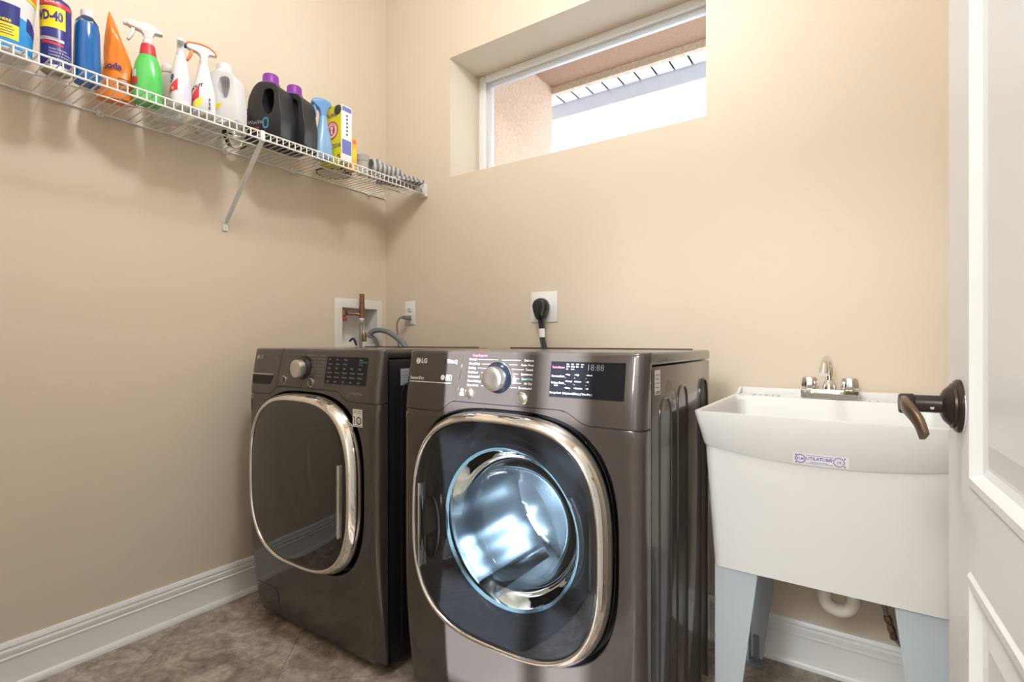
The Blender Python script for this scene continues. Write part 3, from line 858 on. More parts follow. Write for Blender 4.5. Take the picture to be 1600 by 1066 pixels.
m_.loft([
    rrect(0.225, 0.248, 0.02, 0.490), rrect(0.235, 0.255, 0.022, 0.493), rrect(0.2545, 0.272, 0.024, 0.80, zf=bow), rrect(0.2545, 0.272, 0.024, 0.8015, zf=bow),
    rrect(0.2565, 0.2745, 0.022, 0.8022, zf=bow), rrect(0.2575, 0.2755, 0.022, 0.804, zf=bow), rrect(0.275, 0.290, 0.014, 0.882), rrect(0.2745, 0.2895, 0.013, 0.8855), rrect(0.270, 0.285, 0.012, 0.886),
    rrect(0.264, 0.236, 0.02, 0.885, cy=-0.043), rrect(0.258, 0.230, 0.03, 0.872, cy=-0.043), rrect(0.240, 0.215, 0.04, 0.70, cy=-0.040), rrect(0.222, 0.20, 0.05, 0.53, cy=-0.035), rrect(0.16, 0.15, 0.05, 0.515, cy=-0.035)])
tub = m_.build('tub', M_TUB, sink, smooth=30)
MB().box(-0.262, 0.262, 0.272, 0.288, 0.880, 0.906, 0.004).build('back_lip', M_TUB, tub)
for s in (-1, 1):
    MB().prism([(0.20, 0.884), (0.275, 0.884), (0.275, 0.905)], 'x', s * 0.270, s * 0.262).build('corner_gusset', M_TUB, tub)
for x in (-0.218, -0.200, -0.182, -0.164, -0.146, 0.092, 0.112, 0.132, 0.152, 0.172):
    MB().box(x, x + 0.006, 0.193, 0.226, 0.884, 0.890, 0.002, 1).build('soap_rib', M_TUB, tub)
# legs: tapered folded steel
def leg(sx, sy):
    m_ = MB()
    ox, oy = sx * 0.233, sy * 0.245
    T, Bt, th = 0.100, 0.040, 0.004
    # face across x
    def plate(along_x):
        if along_x:
            q = [(ox, 0.50), (ox - sx * T, 0.50), (ox - sx * Bt, 0.012), (ox, 0.012)]
            m_.prism(q, 'y', oy, oy - sy * th)
        else:
            q = [(oy - sy * th, 0.50), (oy - sy * T, 0.50), (oy - sy * Bt, 0.012), (oy - sy * th, 0.012)]
            m_.prism(q, 'x', ox, ox - sx * th)
    plate(True); plate(False)
    o = m_.build('leg', M_LEG, sink, smooth=0)
    f_ = MB().box(min(ox, ox - sx * 0.046), max(ox, ox - sx * 0.046), min(oy, oy - sy * 0.046), max(oy, oy - sy * 0.046), 0.0, 0.012, 0.003)
    f_.build('foot', M_GREYHOSE, o)
    MB().box(min(ox - sx * 0.012, ox - sx * 0.03), max(ox - sx * 0.012, ox - sx * 0.03), min(oy - sy * 0.006, oy - sy * 0.016), max(oy - sy * 0.006, oy - sy * 0.016), 0.01, 0.09, 0.003).build('leveller_clip', M_GREYHOSE, o)
for sx_ in (-1, 1):
    for sy_ in (-1, 1): leg(sx_, sy_)
# maker's sticker on the apron front: lies on the sloped face
def apron(u, v):   # u = x local, v = z
    t = (v - 0.78) / (0.885 - 0.78)
    return (u, -0.2755 - 0.0145 * t - 0.0012, v)
def apron_e(e): return lambda u, v: (u, apron(u, v)[1] - e, v)
m_ = MB(); m_.grid(lambda u, v: apron_e(0.0)(-0.055 + 0.108 * u, 0.7805 + 0.0255 * v), 4, 2)
st = m_.build('maker_sticker', mat('sticker_white', (0.82, 0.81, 0.84), 0.5), sink, smooth=0, recalc=False)
g = apron_e(0.0006)
m_ = MB()
def ringp(cx_, cz_, r0, r1):
    for k in range(28):
        a0_, a1_ = 2 * PI * k / 28, 2 * PI * (k + 1) / 28
        m_.add([g(cx_ + r_ * math.cos(a_), cz_ + r_ * math.sin(a_)) for (r_, a_) in ((r0, a0_), (r1, a0_), (r1, a1_), (r0, a1_))], [(0, 1, 2, 3)])
def barp(xa, xb, za, zb): m_.add([g(xa, za), g(xb, za), g(xb, zb), g(xa, zb)], [(0, 1, 2, 3)])
ringp(-0.0400, 0.7930, 0.0082, 0.0098); ringp(-0.0400, 0.7930, 0.0108, 0.0114); ringp(0.0345, 0.7930, 0.0080, 0.0088); ringp(0.0345, 0.7930, 0.0100, 0.0112)
barp(-0.029, 0.0235, 0.8015, 0.8025); barp(-0.029, 0.0235, 0.7835, 0.7845)
for cx_ in (-0.0505, 0.0440):
    barp(cx_, cx_ + 0.003, 0.8005, 0.8035); barp(cx_, cx_ + 0.003, 0.7825, 0.7855)
m_.build('sticker_border', M_PURPLEINK, st, smooth=0, recalc=False)
lettering('sticker_lettering', [('ELM', -0.0400, 0.7930, 0.0078, 'CENTER'), ('UTILATUB\u00ae', -0.0030, 0.7950, 0.0096, 'CENTER'), ('19', 0.0345, 0.7920, 0.0085, 'CENTER')], M_PURPLEINK, st, g, 0.02)
m_ = MB(); barp(-0.020, 0.014, 0.7865, 0.7875)
m_.build('sticker_rule', M_PURPLEINK, st, smooth=0, recalc=False)
# drain trap under the tub
tp = [(-0.006, -0.02, 0.51), (-0.006, -0.02, 0.43), (-0.006, -0.02, 0.385)]
for k in range(0, 9):
    a = PI + k * PI / 8
    tp.append((0.026 + 0.032 * math.cos(a), -0.02 + 0.012 * k / 8, 0.365 + 0.032 * math.sin(a)))
tp += [(0.058, -0.008, 0.385), (0.058, -0.006, 0.43), (0.058, 0.01, 0.452), (0.058, 0.04, 0.458), (0.058, 0.31, 0.462)]
tr = MB().tube([Vector((p[0], p[1], p[2] + 0.018)) for p in curve_pts(tp, 3)], 0.0175, 16).build('drain_trap', M_PVC, sink, smooth=60)
MB().lathe([(0.021, -0.014), (0.023, -0.01), (0.023, 0.010), (0.020, 0.014)], (-0.006, -0.02, 0.455), seg=20).build('trap_nut', M_PVC, tr)
# supply hose
hose = MB().tube(curve_pts([(0.085, 0.22, 0.86), (0.09, 0.235, 0.60), (0.108, 0.255, 0.38), (0.128, 0.257, 0.290), (0.143, 0.260, 0.228)], 6), 0.0062, 10).build('supply_hose', M_BRAID, sink, smooth=60)
MB().tube([(0.138, 0.258, 0.250), (0.141, 0.259, 0.238), (0.145, 0.260, 0.224), (0.149, 0.261, 0.210), (0.152, 0.262, 0.198), (0.155, 0.263, 0.184)], [0.009, 0.011, 0.008, 0.011, 0.009, 0.010], 6).build('hose_fitting', M_BRONZEWORN, hose, smooth=0)
MB().tube([(0.155, 0.263, 0.186), (0.175, 0.266, 0.165), (0.178, 0.309, 0.165)], 0.006, 10).build('supply_stub', M_CHROME, hose)

# faucet standing on the sink deck
fa = thing('faucet', 'chrome two-handle faucet on the back of the utility sink', 'faucet', (2.070, -0.087, 0.8862))
MB().box(-0.075, 0.075, -0.026, 0.024, 0.0, 0.029, 0.003, 2).build('base_plate', M_CHROME, fa)
for s in (-1, 1):
    cx_ = s * 0.052
    m_ = MB()
    rings = []
    for (r, z) in ((0.012, 0.024), (0.014, 0.027), (0.0235, 0.029), (0.0250, 0.040), (0.0225, 0.058), (0.0195, 0.064), (0.010, 0.0665)):
        ring = []
        for k in range(40):
            a = 2 * PI * k / 40
            rr = r * (1 - (0.09 if 0.028 < z < 0.062 else 0.02) * (0.5 + 0.5 * math.cos(8 * a)))
            ring.append((cx_ + rr * math.cos(a), rr * math.sin(a), z))
        rings.append(ring)
    m_.loft(rings)
    m_.build('handle', M_CHROME, fa, smooth=50)
MB().lathe([(0.020, 0.024), (0.019, 0.036), (0.015, 0.050), (0.0115, 0.056)], seg=24).build('spout_base', M_CHROME, fa)
sp = MB().tube(curve_pts([(0, 0, 0.050), (0, 0.0, 0.085), (-0.001, -0.006, 0.106), (-0.003, -0.026, 0.120), (-0.006, -0.056, 0.121), (-0.008, -0.080, 0.112), (-0.009, -0.096, 0.094)], 6), 0.0105, 16).build('spout', M_CHROME, fa, smooth=60)
MB().tube([(-0.009, -0.0945, 0.097), (-0.0095, -0.100, 0.086), (-0.010, -0.104, 0.078)], 0.0130, 16).build('aerator', M_CHROME, sp, smooth=50)

# ------------------------------------------------------------------ room door, open towards the camera
DH = (2.29192, -1.85810)
DA = math.atan2(0.99881, -0.04872)
door = bpy.data.objects.new('door_1', None); COL.objects.link(door)
door.location = (DH[0], DH[1], 0.0); door.rotation_euler = (0, 0, DA)
door['kind'] = 'structure'; door['label'] = 'white two-panel door standing open with a dark lever handle'
DWID, DTH = 0.86, 0.035
stile = 0.121
PZ = [(0.16, 0.788), (0.888, 1.92)]
m_ = MB()
m_.prism([(0.0, 0.012), (DWID, 0.012), (DWID, 2.03), (0.0, 2.03)], 'y', -DTH, 0.0,
         holes=[[(stile, a), (DWID - stile, a), (DWID - stile, b), (stile, b)] for (a, b) in PZ], bev=0.0015, seg=1)
m_.build('door_slab', M_DOOR, door, smooth=0)
def rect_ring(i, y, a, b): return [(stile + i, y, a + i), (DWID - stile - i, y, a + i), (DWID - stile - i, y, b - i), (stile + i, y, b - i)]
for (a, b) in PZ:
    m_ = MB()
    m_.loft([rect_ring(0, -0.001, a, b), rect_ring(0.004, 0.003, a, b), rect_ring(0.013, 0.003, a, b), rect_ring(0.019, -0.008, a, b), rect_ring(0.027, -0.011, a, b), rect_ring(0.031, -0.011, a, b), rect_ring(0.060, -0.0045, a, b)], False, True)
    m_.loft([rect_ring(0, -DTH + 0.001, a, b), rect_ring(0.02, -DTH + 0.010, a, b), rect_ring(0.055, -DTH + 0.005, a, b)], False, True)
    m_.build('door_panel', M_DOOR, door, smooth=0, recalc=False)
hx, hz = DWID - 0.070, 0.978
lv = MB().lathe([(0.0338, 0.0), (0.0338, 0.003), (0.032, 0.0055), (0.0290, 0.0065), (0.0285, 0.009), (0.0255, 0.0105), (0.0240, 0.0125), (0.0195, 0.0165), (0.0150, 0.0185), (0.0135, 0.019)], (hx, 0, hz), 'y', 36, True, True).build('door_handle', M_BRONZE, door, smooth=25)
MB().lathe([(0.0346, 0.0), (0.0346, 0.0008)], (hx, 0, hz - 0.0015), 'y', 24, True, True).build('rose_paint_edge', M_WHITEP, lv)
MB().lathe([(0.0118, 0.017), (0.0112, 0.020), (0.0112, 0.046), (0.0125, 0.047), (0.0128, 0.050)], (hx, 0, hz + 0.001), 'y', 28, True, True).build('handle_neck', M_BRONZE, lv)
MB().lathe([(0.0022, 0.0), (0.0022, 0.0016), (0.001, 0.002)], (hx - 0.0108, 0.029, hz - 0.003), 'x', 10, True, True).build('set_screw', M_CHROME, lv)
m_ = MB()
pth = [(0.012, 0.0545, 0.0), (-0.004, 0.0565, 0.001), (-0.022, 0.0575, 0.000), (-0.040, 0.0560, -0.003), (-0.056, 0.0530, -0.008), (-0.070, 0.0490, -0.0165), (-0.081, 0.0460, -0.030)]
P = curve_pts([(hx + p[0], p[1], hz + p[2]) for p in pth], 4)
rings = []
for i, p in enumerate(P):
    t_ = (P[min(i + 1, len(P) - 1)] - P[max(i - 1, 0)]).normalized()
    nrm = Vector((-t_.y, t_.x, 0)).normalized()
    up = t_.cross(nrm) * -1
    if up.z < 0: up = -up
    f_ = i / (len(P) - 1)
    hw = 0.0105 - 0.0025 * f_
    th = 0.0055 - 0.0018 * f_
    rings.append([p + up * (hw * math.copysign(abs(math.sin(a)) ** 0.5, math.sin(a))) + nrm * (th * math.copysign(abs(math.cos(a)) ** 0.5, math.cos(a))) for a in [2 * PI * k / 16 for k in range(16)]])
m_.loft(rings)
m_.build('lever', M_BRONZEWORN, lv, smooth=50)
MB().lathe([(0.0118, 0.046), (0.0132, 0.048), (0.0132, 0.060), (0.0118, 0.0625)], (hx, 0, hz), 'y', 24, True, True).build('lever_hub', M_BRONZE, lv)
# doorway casing
m_ = MB()
m_.box(DX0 - 0.001, DX0 + 0.015, RYF - 0.12, RYF, 0, DZ).box(DX1 - 0.001, DX1 + 0.012, RYF - 0.12, RYF, 0, DZ)
m_.box(DX0, DX1, RYF - 0.12, RYF, DZ - 0.012, DZ + 0.001)
struct(m_.build('trim_1', M_TRIM, smooth=0), 'white doorway lining')

# ------------------------------------------------------------------ washer supply box on the left wall
ob = thing('washer_outlet_box', 'white recessed washer supply box with copper pipe on the left wall', 'outlet box', (0, -0.18, 1.12))
oy, oz = -0.18, 1.12
R_ = lambda y, z: (y - oy, z - oz)
m_ = MB()
flange = [R_(OB[0], OB[2]), R_(OB[1], OB[2]), R_(OB[1], OB[3]), R_(OB[0], OB[3])]
inner = [R_(OBI[0] + .002, OBI[2] + .002), R_(OBI[1] - .002, OBI[2] + .002), R_(OBI[1] - .002, OBI[3] - .002), R_(OBI[0] + .002, OBI[3] - .002)]
m_.prism(flange, 'x', 0.0005, 0.009, holes=[inner], bev=0.003, seg=2)
m_.build('flange', M_BOXPLASTIC, ob)
m_ = MB()
m_.loft([[(0.001, p[0], p[1]) for p in inner], [(-0.085, p[0], p[1]) for p in inner]], False, True)
m_.build('recess', M_BOXPLASTIC, ob, smooth=0)
def vpipe(y, x=-0.03): return x, y - oy
# hot valve on the left with red handle; arm to the copper standpipe
MB().tube([(-0.014, -0.268 - oy, 1.222 - oz), (-0.014, -0.268 - oy, 1.205 - oz), (-0.014, -0.268 - oy, 1.186 - oz)], [0.011, 0.016, 0.012], 12).build('valve_body', M_BRASS, ob)
MB().tube([(-0.014, -0.268 - oy, 1.204 - oz), (-0.020, -0.235 - oy, 1.203 - oz), (0.026, -0.186 - oy, 1.200 - oz)], [0.010, 0.0085, 0.0085], 12).build('valve_arm', M_COPPER, ob)
MB().box(-0.020, -0.002, -0.287 - oy, -0.252 - oy, 1.166 - oz, 1.178 - oz, 0.002).build('valve_handle', M_RED, ob)
cp_ = MB().tube([(0.026, -0.183 - oy, 1.305 - oz), (0.026, -0.183 - oy, 1.303 - oz), (0.026, -0.183 - oy, 1.172 - oz)], [0.011, 0.0125, 0.0125], 16).build('copper_standpipe', M_COPPER, ob)
MB().tube([(0.026, -0.183 - oy, 1.240 - oz), (0.026, -0.183 - oy, 1.185 - oz)], 0.0140, 16).build('pipe_sleeve', M_COPPER, cp_)
MB().tube([(0.026, -0.183 - oy, 1.182 - oz), (0.026, -0.184 - oy, 1.172 - oz), (0.026, -0.185 - oy, 1.160 - oz)], [0.011, 0.0155, 0.010], 12).build('solder_joint', M_PVC, cp_)
MB().tube(curve_pts([(0.026, -0.188 - oy, 1.160 - oz), (0.027, -0.191 - oy, 1.10 - oz), (0.030, -0.195 - oy, 1.0 - oz), (0.05, -0.21 - oy, 0.80 - oz)], 6), 0.0078, 10).build('hot_hose', M_BRAID, ob, smooth=60)
MB().tube([(-0.005, -0.160 - oy, 1.168 - oz), (-0.003, -0.158 - oy, 1.14 - oz), (0.0, -0.152 - oy, 1.108 - oz)], 0.0065, 10).build('white_sleeve', M_WHITEP, ob, smooth=60)
MB().tube([(0.0, -0.152 - oy, 1.108 - oz), (0.002, -0.152 - oy, 1.092 - oz), (0.002, -0.152 - oy, 1.060 - oz)], [0.010, 0.016, 0.014], 12).build('cold_valve', M_BRASS, ob)
for k, (dy, dz) in enumerate(((0.0, 0.0), (0.014, 0.004))):
    MB().tube(curve_pts([(0.006, -0.145 + dy - oy, 1.095 + dz - oz), (0.02, -0.120 + dy - oy, 1.085 + dz - oz), (0.035, -0.098 + dy - oy, 1.05 - oz), (0.05, -0.088 + dy - oy, 0.95 - oz)], 6), 0.0055, 8).build('supply_line', M_BRAID, ob, smooth=60)
MB().tube(curve_pts([(-0.02, -0.225 - oy, 1.062 - oz), (0.0, -0.215 - oy, 1.075 - oz), (0.01, -0.205 - oy, 1.04 - oz)], 4), 0.006, 8).build('drain_stub', M_BLACKCORD, ob, smooth=60)

# grey drain hose from the box down behind the washer
dh = MB().tube(curve_pts([(0.004, -0.128, 1.085), (0.022, -0.112, 1.112), (0.055, -0.098, 1.120), (0.12, -0.10, 1.112), (0.20, -0.115, 1.085), (0.285, -0.14, 1.048), (0.36, -0.17, 0.98), (0.40, -0.19, 0.85)], 8), 0.0135, 14).build('drain_hose', M_GREYHOSE, None, smooth=60)
dh['label'] = 'thick grey drain hose arching out of the washer supply box'; dh['category'] = 'hose'

# duplex outlet beside the corner
du = thing('wall_outlet', 'white duplex wall outlet near the corner above the washer', 'outlet', (0.190, 0, 1.210))
MB().box(-0.038, 0.038, -0.006, -0.0002, -0.062, 0.062, 0.003).build('cover_plate', M_PLATE, du)
for s in (-1, 1):
    o = MB().box(-0.017, 0.017, -0.0095, -0.004, s * 0.020 - 0.014, s * 0.020 + 0.014, 0.004).build('socket', M_PLATE, du)
    if s > 0:
        for dx in (-0.006, 0.006):
            MB().box(dx - 0.001, dx + 0.001, -0.0102, -0.009, s * 0.020 - 0.004, s * 0.020 + 0.005).build('slot', M_INK, o, smooth=0)
MB().lathe([(0.003, -0.0075), (0.002, -0.008)], (0, 0, 0), 'y', 10, True, True).build('screw', M_SATIN, du)
pc = thing('washer_power_cord', 'grey plug and cord hanging from the duplex outlet', 'power cord', (0.190, -0.010, 1.186))
m_ = MB().prism([(-0.002, -0.012), (-0.028, -0.010), (-0.040, -0.007), (-0.040, 0.007), (-0.028, 0.010), (-0.002, 0.012)], 'x', -0.016, 0.016, bev=0.003)
m_.build('plug', M_GREYCORD, pc)
MB().tube(curve_pts([(-0.002, -0.038, 0.0), (-0.014, -0.052, -0.004), (-0.028, -0.058, -0.03), (-0.030, -0.055, -0.08), (-0.024, -0.050, -0.16), (-0.02, -0.045, -0.34)], 6), 0.0042, 8).build('cord', M_GREYCORD, pc, smooth=60)

# dryer outlet with black plug
dp = thing('dryer_outlet', 'square white dryer outlet plate on the back wall above the dryer', 'outlet', (1.009, 0, 1.211))
MB().box(-0.066, 0.066, -0.007, -0.0002, -0.066, 0.066, 0.003).build('cover_plate', M_PLATE, dp)
MB().lathe([(0.033, -0.006), (0.033, -0.012), (0.031, -0.0135)], (0, 0, 0.012), 'y', 30, True, True).build('socket', M_PLATE, dp)
dc = thing('dryer_power_cord', 'black angled plug and flat cord hanging behind the dryer', 'power cord', (1.009, -0.0145, 1.211))
m_ = MB()
prof = [(0.026, 0.002), (0.034, -0.006), (0.036, -0.016), (0.034, -0.026), (0.026, -0.034), (0.008, -0.038)]
def plug_ring(k, y):
    pts = []
    for i in range(32):
        a = 2 * PI * i / 32
        x = 0.036 * k * math.cos(a); z = 0.034 * k * math.sin(a)
        if math.sin(a) < 0:
            z = -0.060 * k * abs(math.sin(a)) ** 0.7; x = math.copysign((0.036 - 0.013 * min(1, abs(math.sin(a)) * 1.2)) * k * abs(math.cos(a)) ** 0.35, math.cos(a))
        pts.append((x, y, z + 0.002))
    return pts
m_.loft([plug_ring(0.86, -0.0005), plug_ring(1.0, -0.008), plug_ring(1.0, -0.026), plug_ring(0.9, -0.036), plug_ring(0.6, -0.040)])
pl = m_.build('plug', M_BLACKCORD, dc, smooth=50)
MB().box(-0.004, 0.004, -0.045, -0.036, -0.052, 0.004, 0.002).build('plug_ridge', M_BLACKCORD, pl)
cpth = curve_pts([(0.000, -0.018, -0.052), (0.004, -0.020, -0.085), (0.010, -0.026, -0.115), (0.020, -0.034, -0.150), (0.034, -0.045, -0.185), (0.045, -0.06, -0.26), (0.05, -0.07, -0.42)], 6)
for k, off in enumerate((-0.0085, 0.0, 0.0085)):
    MB().tube([p + Vector((off, 0, 0)) for p in cpth], 0.0048, 8).build('cord_strand', M_BLACKCORD, dc, smooth=60)
m_ = MB()
i0 = [i for i, p in enumerate(cpth) if -0.135 < p.z < -0.095]
rings = []
for i in i0:
    p = cpth[i]
    rings.append([(p.x + 0.0148 * math.cos(a), p.y + 0.0062 * math.sin(a), p.z) for a in [2 * PI * k / 20 for k in range(20)]])
m_.loft(rings)
m_.build('cord_tag', M_WHITEP, dc, smooth=50)

# ------------------------------------------------------------------ wire shelf
ZD = 1.8425
sh = thing('wire_shelf', 'white coated wire shelf along the left wall', 'shelf', (0, 0, ZD))
SL = -1.80
m_ = MB().tube([(0.004, 0, 0), (0.296, 0, 0.0), (0.302, 0, -0.001), (0.305, 0, -0.005), (0.305, 0, -0.029)], 0.0021, 6)
w0 = m_.build('cross_wire', M_WIRE, sh, loc=(0, -0.028, 0))
for k in range(1, 70):
    o = w0.copy(); COL.objects.link(o); o.parent = sh; o.location = (0, -0.028 - k * 0.0254, 0)
for (nm, x, z, r) in (('back_rail', 0.005, -0.004, 0.0036), ('middle_rail', 0.165, -0.005, 0.003), ('front_rail', 0.3035, 0.0, 0.0034), ('lip_rail', 0.306, -0.029, 0.0036)):
    MB().tube([(x, -0.006, z), (x, SL, z)], r, 8).build(nm, M_WIRE, sh)
for y in (-1.2758, -0.861, -0.563, -0.122):
    cl = MB().box(0.0, 0.013, y - 0.010, y + 0.010, -0.016, 0.006, 0.003).build('wall_clip', M_WIRE, sh)
    MB().lathe([(0.004, 0.012), (0.003, 0.0145)], (0, y, -0.010), 'x', 10).build('clip_screw', M_SATIN, cl)
# diagonal brace
a_, b_ = Vector((0.302, -0.873, -0.034)), Vector((0.008, -0.858, 1.545 - ZD))
d_ = (b_ - a_)
m_ = MB()
ux, uy = Vector((0, 1, 0)), d_.normalized().cross(Vector((0, 1, 0)))
m_.loft([[p + ux * s * 0.0075 + uy * q * 0.004 for (s, q) in ((-1, -1), (1, -1), (1, 1), (-1, 1))] for p in (a_, b_)])
br = m_.build('brace', M_WIRE, sh, smooth=0)
MB().box(0.0, 0.007, -0.868, -0.848, 1.512 - ZD, 1.550 - ZD, 0.002).build('brace_foot', M_WIRE, br)
MB().lathe([(0.0035, 0.006), (0.003, 0.009)], (0, -0.858, 1.524 - ZD), 'x', 10).build('brace_screw', M_SATIN, br)
MB().box(0.296, 0.312, -0.881, -0.865, -0.036, 0.004, 0.003).build('brace_hook', M_WIRE, br)
# end bracket on the back wall
eb = MB().box(0.258, 0.316, -0.022, 0.0, -0.042, 0.022, 0.004).build('end_bracket', M_WIRE, sh)
MB().lathe([(0.005, -0.021), (0.004, -0.025)], (0.304, 0, 0.014), 'y', 12).build('bracket_screw', M_SATIN, eb)

# ------------------------------------------------------------------ things on the shelf
ZS = ZD + 0.0035
def sring(a, b, n, z, N=32, ox=0.0, oy=0.0):
    return [(p[0] + ox, p[1] + oy, z) for p in squircle(a, b, n, N)]
def body(rows, N=32):
    m_ = MB(); m_.loft([sring(*((r[1], r[2], r[3], r[0], N) + tuple(r[4:]))) for r in rows]); return m_
def cyl_map(r, a0, sx=1.0, sy=1.0, e=0.0006):
    """print wrapped on a standing cylinder; u runs along the arc, v is the height"""
    return lambda u, v: ((r + e) * math.cos(a0 + u / r) * sx, (r + e) * math.sin(a0 + u / r) * sy, v)

# 1 cleaner tub
t = thing('cleaner_tub', 'white round tub with bright blue label and orange band at the shelf edge', 'tub', (0.20, -1.548, ZS))
r = 0.063
MB().lathe([(0.050, 0.0), (0.054, 0.004), (r - 0.004, 0.10), (r, 0.16), (r, 0.235), (r - 0.006, 0.24)], seg=44).build('body', M_WHITEP, t)
MB().lathe([(r + 0.003, 0.236), (r + 0.003, 0.262), (r - 0.004, 0.266)], seg=44).build('lid', M_WHITEP, t)
tp_ = lambda z: 0.054 + (r - 0.004 - 0.054) * (z - 0.004) / 0.096 if z < 0.10 else r - 0.004 + 0.004 * min(1, (z - 0.10) / 0.06)
def tub_grid(a0, a1, z0f, z1f, e, n=20, k=8):
    m_ = MB()
    m_.grid(lambda u, v: (lambda a, z: ((tp_(z) + e) * math.cos(a), (tp_(z) + e) * math.sin(a), z))(a0 + (a1 - a0) * u, z0f(u) + (z1f(u) - z0f(u)) * v), n, k)
    return m_
lb = tub_grid(-1.9, 1.35, lambda u: 0.008, lambda u: 0.118 - 0.030 * u, 0.0008).build('blue_label', M_SKYBLUE, t, recalc=False)
tub_grid(-1.6, 0.30, lambda u: 0.030, lambda u: 0.070, 0.0016).build('yellow_patch', M_YELLOW, lb, recalc=False)
tub_grid(-1.6, 0.32, lambda u: 0.070, lambda u: 0.122, 0.0016).build('navy_patch', M_NAVY, lb, recalc=False)
tub_grid(0.62, 1.2, lambda u: 0.070 - 0.01 * u, lambda u: 0.105 - 0.03 * u * u, 0.0016).build('navy_badge', M_NAVY, lb, recalc=False)
tub_grid(-1.9, 1.30, lambda u: 0.172 - 0.014 * u, lambda u: 0.234, 0.0012).build('orange_band', M_ORANGEP, t, recalc=False)
tub_grid(-1.9, 1.30, lambda u: 0.166 - 0.016 * u, lambda u: 0.172 - 0.014 * u, 0.0013).build('yellow_stripe', M_YELLOW, t, recalc=False)
lettering('label_lettering', [('SCAN HERE', -0.003, 0.0765, 0.0095, 'CENTER')], M_YELLOW, lb, lambda u, v: cyl_map(tp_(v), -0.36, e=0.0024)(u, v), 0.03)
for k in range(4):
    tub_grid(-1.25, 0.12 - 0.06 * (k % 2), lambda u: 0.040 + 0.007 * k, lambda u: 0.0418 + 0.007 * k, 0.0022, 12, 1).build('print_line', M_NAVY, lb, recalc=False)

# 2 lubricant can
t = thing('lubricant_can', 'navy aerosol can with a bold yellow panel next to the tub', 'spray can', (0.197, -1.439, ZS))
r = 0.035
MB().lathe([(r - 0.008, 0.006), (r - 0.003, 0.0), (r, 0.002), (r, 0.012), (r - 0.001, 0.014)], seg=36).build('can_bottom', M_CAN, t)
cb = MB().lathe([(r, 0.013), (r, 0.198), (r - 0.003, 0.206), (r - 0.014, 0.214)], seg=40).build('body', M_NAVY, t)
MB().lathe([(0.0145, 0.21), (0.0145, 0.240), (0.012, 0.243)], seg=24).build('cap', M_RED, t)
yp = MB().cpatch(r + 0.0006, -1.8, 0.40, 0.118, 0.180).build('yellow_panel', M_YELLOW, t, recalc=False)
lettering('panel_lettering', [('WD-40', 0.0, 0.151, 0.038, 'RIGHT')], M_NAVY, yp, lambda u, v: cyl_map(0.035, 0.20, e=0.0012)(u * 0.58, v), 0.045)
rb = MB().cpatch(r + 0.0006, -1.8, 1.25, 0.184, 0.198, z0b=0.181, z1b=0.193).build('red_band', M_REDLABEL, t, recalc=False)
lettering('band_lettering', [('BONUS', -0.018, 0.1915, 0.010, 'CENTER')], M_PRINT, rb, cyl_map(r, 0.0, e=0.0014), 0.02)
wb = MB().cpatch(r + 0.0006, -1.5, 0.30, 0.083, 0.093, z0b=0.080, z1b=0.088).build('white_ribbon', M_WHITEP, t, recalc=False)
lettering('ribbon_lettering', [('SPRAYS 2 WAYS', -0.018, 0.0865, 0.006, 'CENTER')], M_REDLABEL, wb, cyl_map(r, -0.1, e=0.0014), 0.02)
MB().cpatch(r + 0.0007, -1.2, 0.25, 0.072, 0.081, z0b=0.068, z1b=0.074).build('red_ribbon', M_REDLABEL, t, recalc=False)
lettering('can_lettering', [(s_, -0.026, 0.058 - 0.009 * k, 0.0075, 'LEFT') for k, s_ in enumerate(('Stops Squeaks', 'Cleans & Protects', 'Loosens Rusted Parts', 'Frees Sticky Mechanisms'))], M_PRINT, t, cyl_map(r, 0.05, e=0.0008), 0.0)

# 3 blue liquid bottle
t = thing('blue_soap_bottle', 'clear bottle of deep blue liquid with a white cap', 'bottle', (0.185, -1.362, ZS))
body([(0.0, 0.020, 0.024, 2.4), (0.003, 0.027, 0.031, 2.5), (0.012, 0.029, 0.0335, 2.5), (0.07, 0.0285, 0.033, 2.4), (0.13, 0.028, 0.032, 2.3), (0.170, 0.027, 0.031, 2.2), (0.188, 0.0245, 0.028, 2.1), (0.1905, 0.020, 0.024, 2.0)]).build('liquid', M_BLUELIQ, t, smooth=50)
body([(0.1895, 0.0247, 0.0282, 2.1), (0.196, 0.022, 0.025, 2.0), (0.206, 0.0165, 0.0175, 2.0), (0.214, 0.0145, 0.0145, 2.0)]).build('shoulder', M_CLEARBOTTLE, t, smooth=50)
MB().lathe([(0.0165, 0.208), (0.0165, 0.224), (0.0150, 0.2285), (0.006, 0.230)], seg=24).build('cap', M_WHITEP, t)

# 4 orange stand-up pouch
t = thing('soda_pouch', 'crumpled orange stand-up pouch lettered Soda', 'pouch', (0.135, -1.270, ZS), rz=0.0)
rows = []
NP = 40
tgt = []
va = math.radians(-24)
for k in range(15):
    v = k / 14.0
    z = 0.276 * v
    wy = 0.0530 * (1 - v) ** 0.75 + 0.002       # half-width across the view
    wx = 0.034 + 0.012 * v if v < 0.75 else 0.043 - 0.10 * (v - 0.75)
    if v < 0.06: wy *= 0.93; wx *= 0.9
    ring = []
    for i in range(NP):
        a = 2 * PI * i / NP
        wob = 1 + 0.05 * math.sin(3 * a + 9 * v) + 0.04 * math.sin(7 * a - 14 * v) + 0.02 * math.sin(13 * a + 31 * v)
        x = wx * math.copysign(abs(math.cos(a)) ** 0.8, math.cos(a)) * wob
        y = wy * math.copysign(abs(math.sin(a)) ** 0.9, math.sin(a)) * wob
        lean = -0.012 * v ** 3 + 0.006 * math.sin(5 * v)
        ring.append((x * math.cos(va) - y * math.sin(va), x * math.sin(va) + y * math.cos(va) + lean, z))
    rows.append(ring)
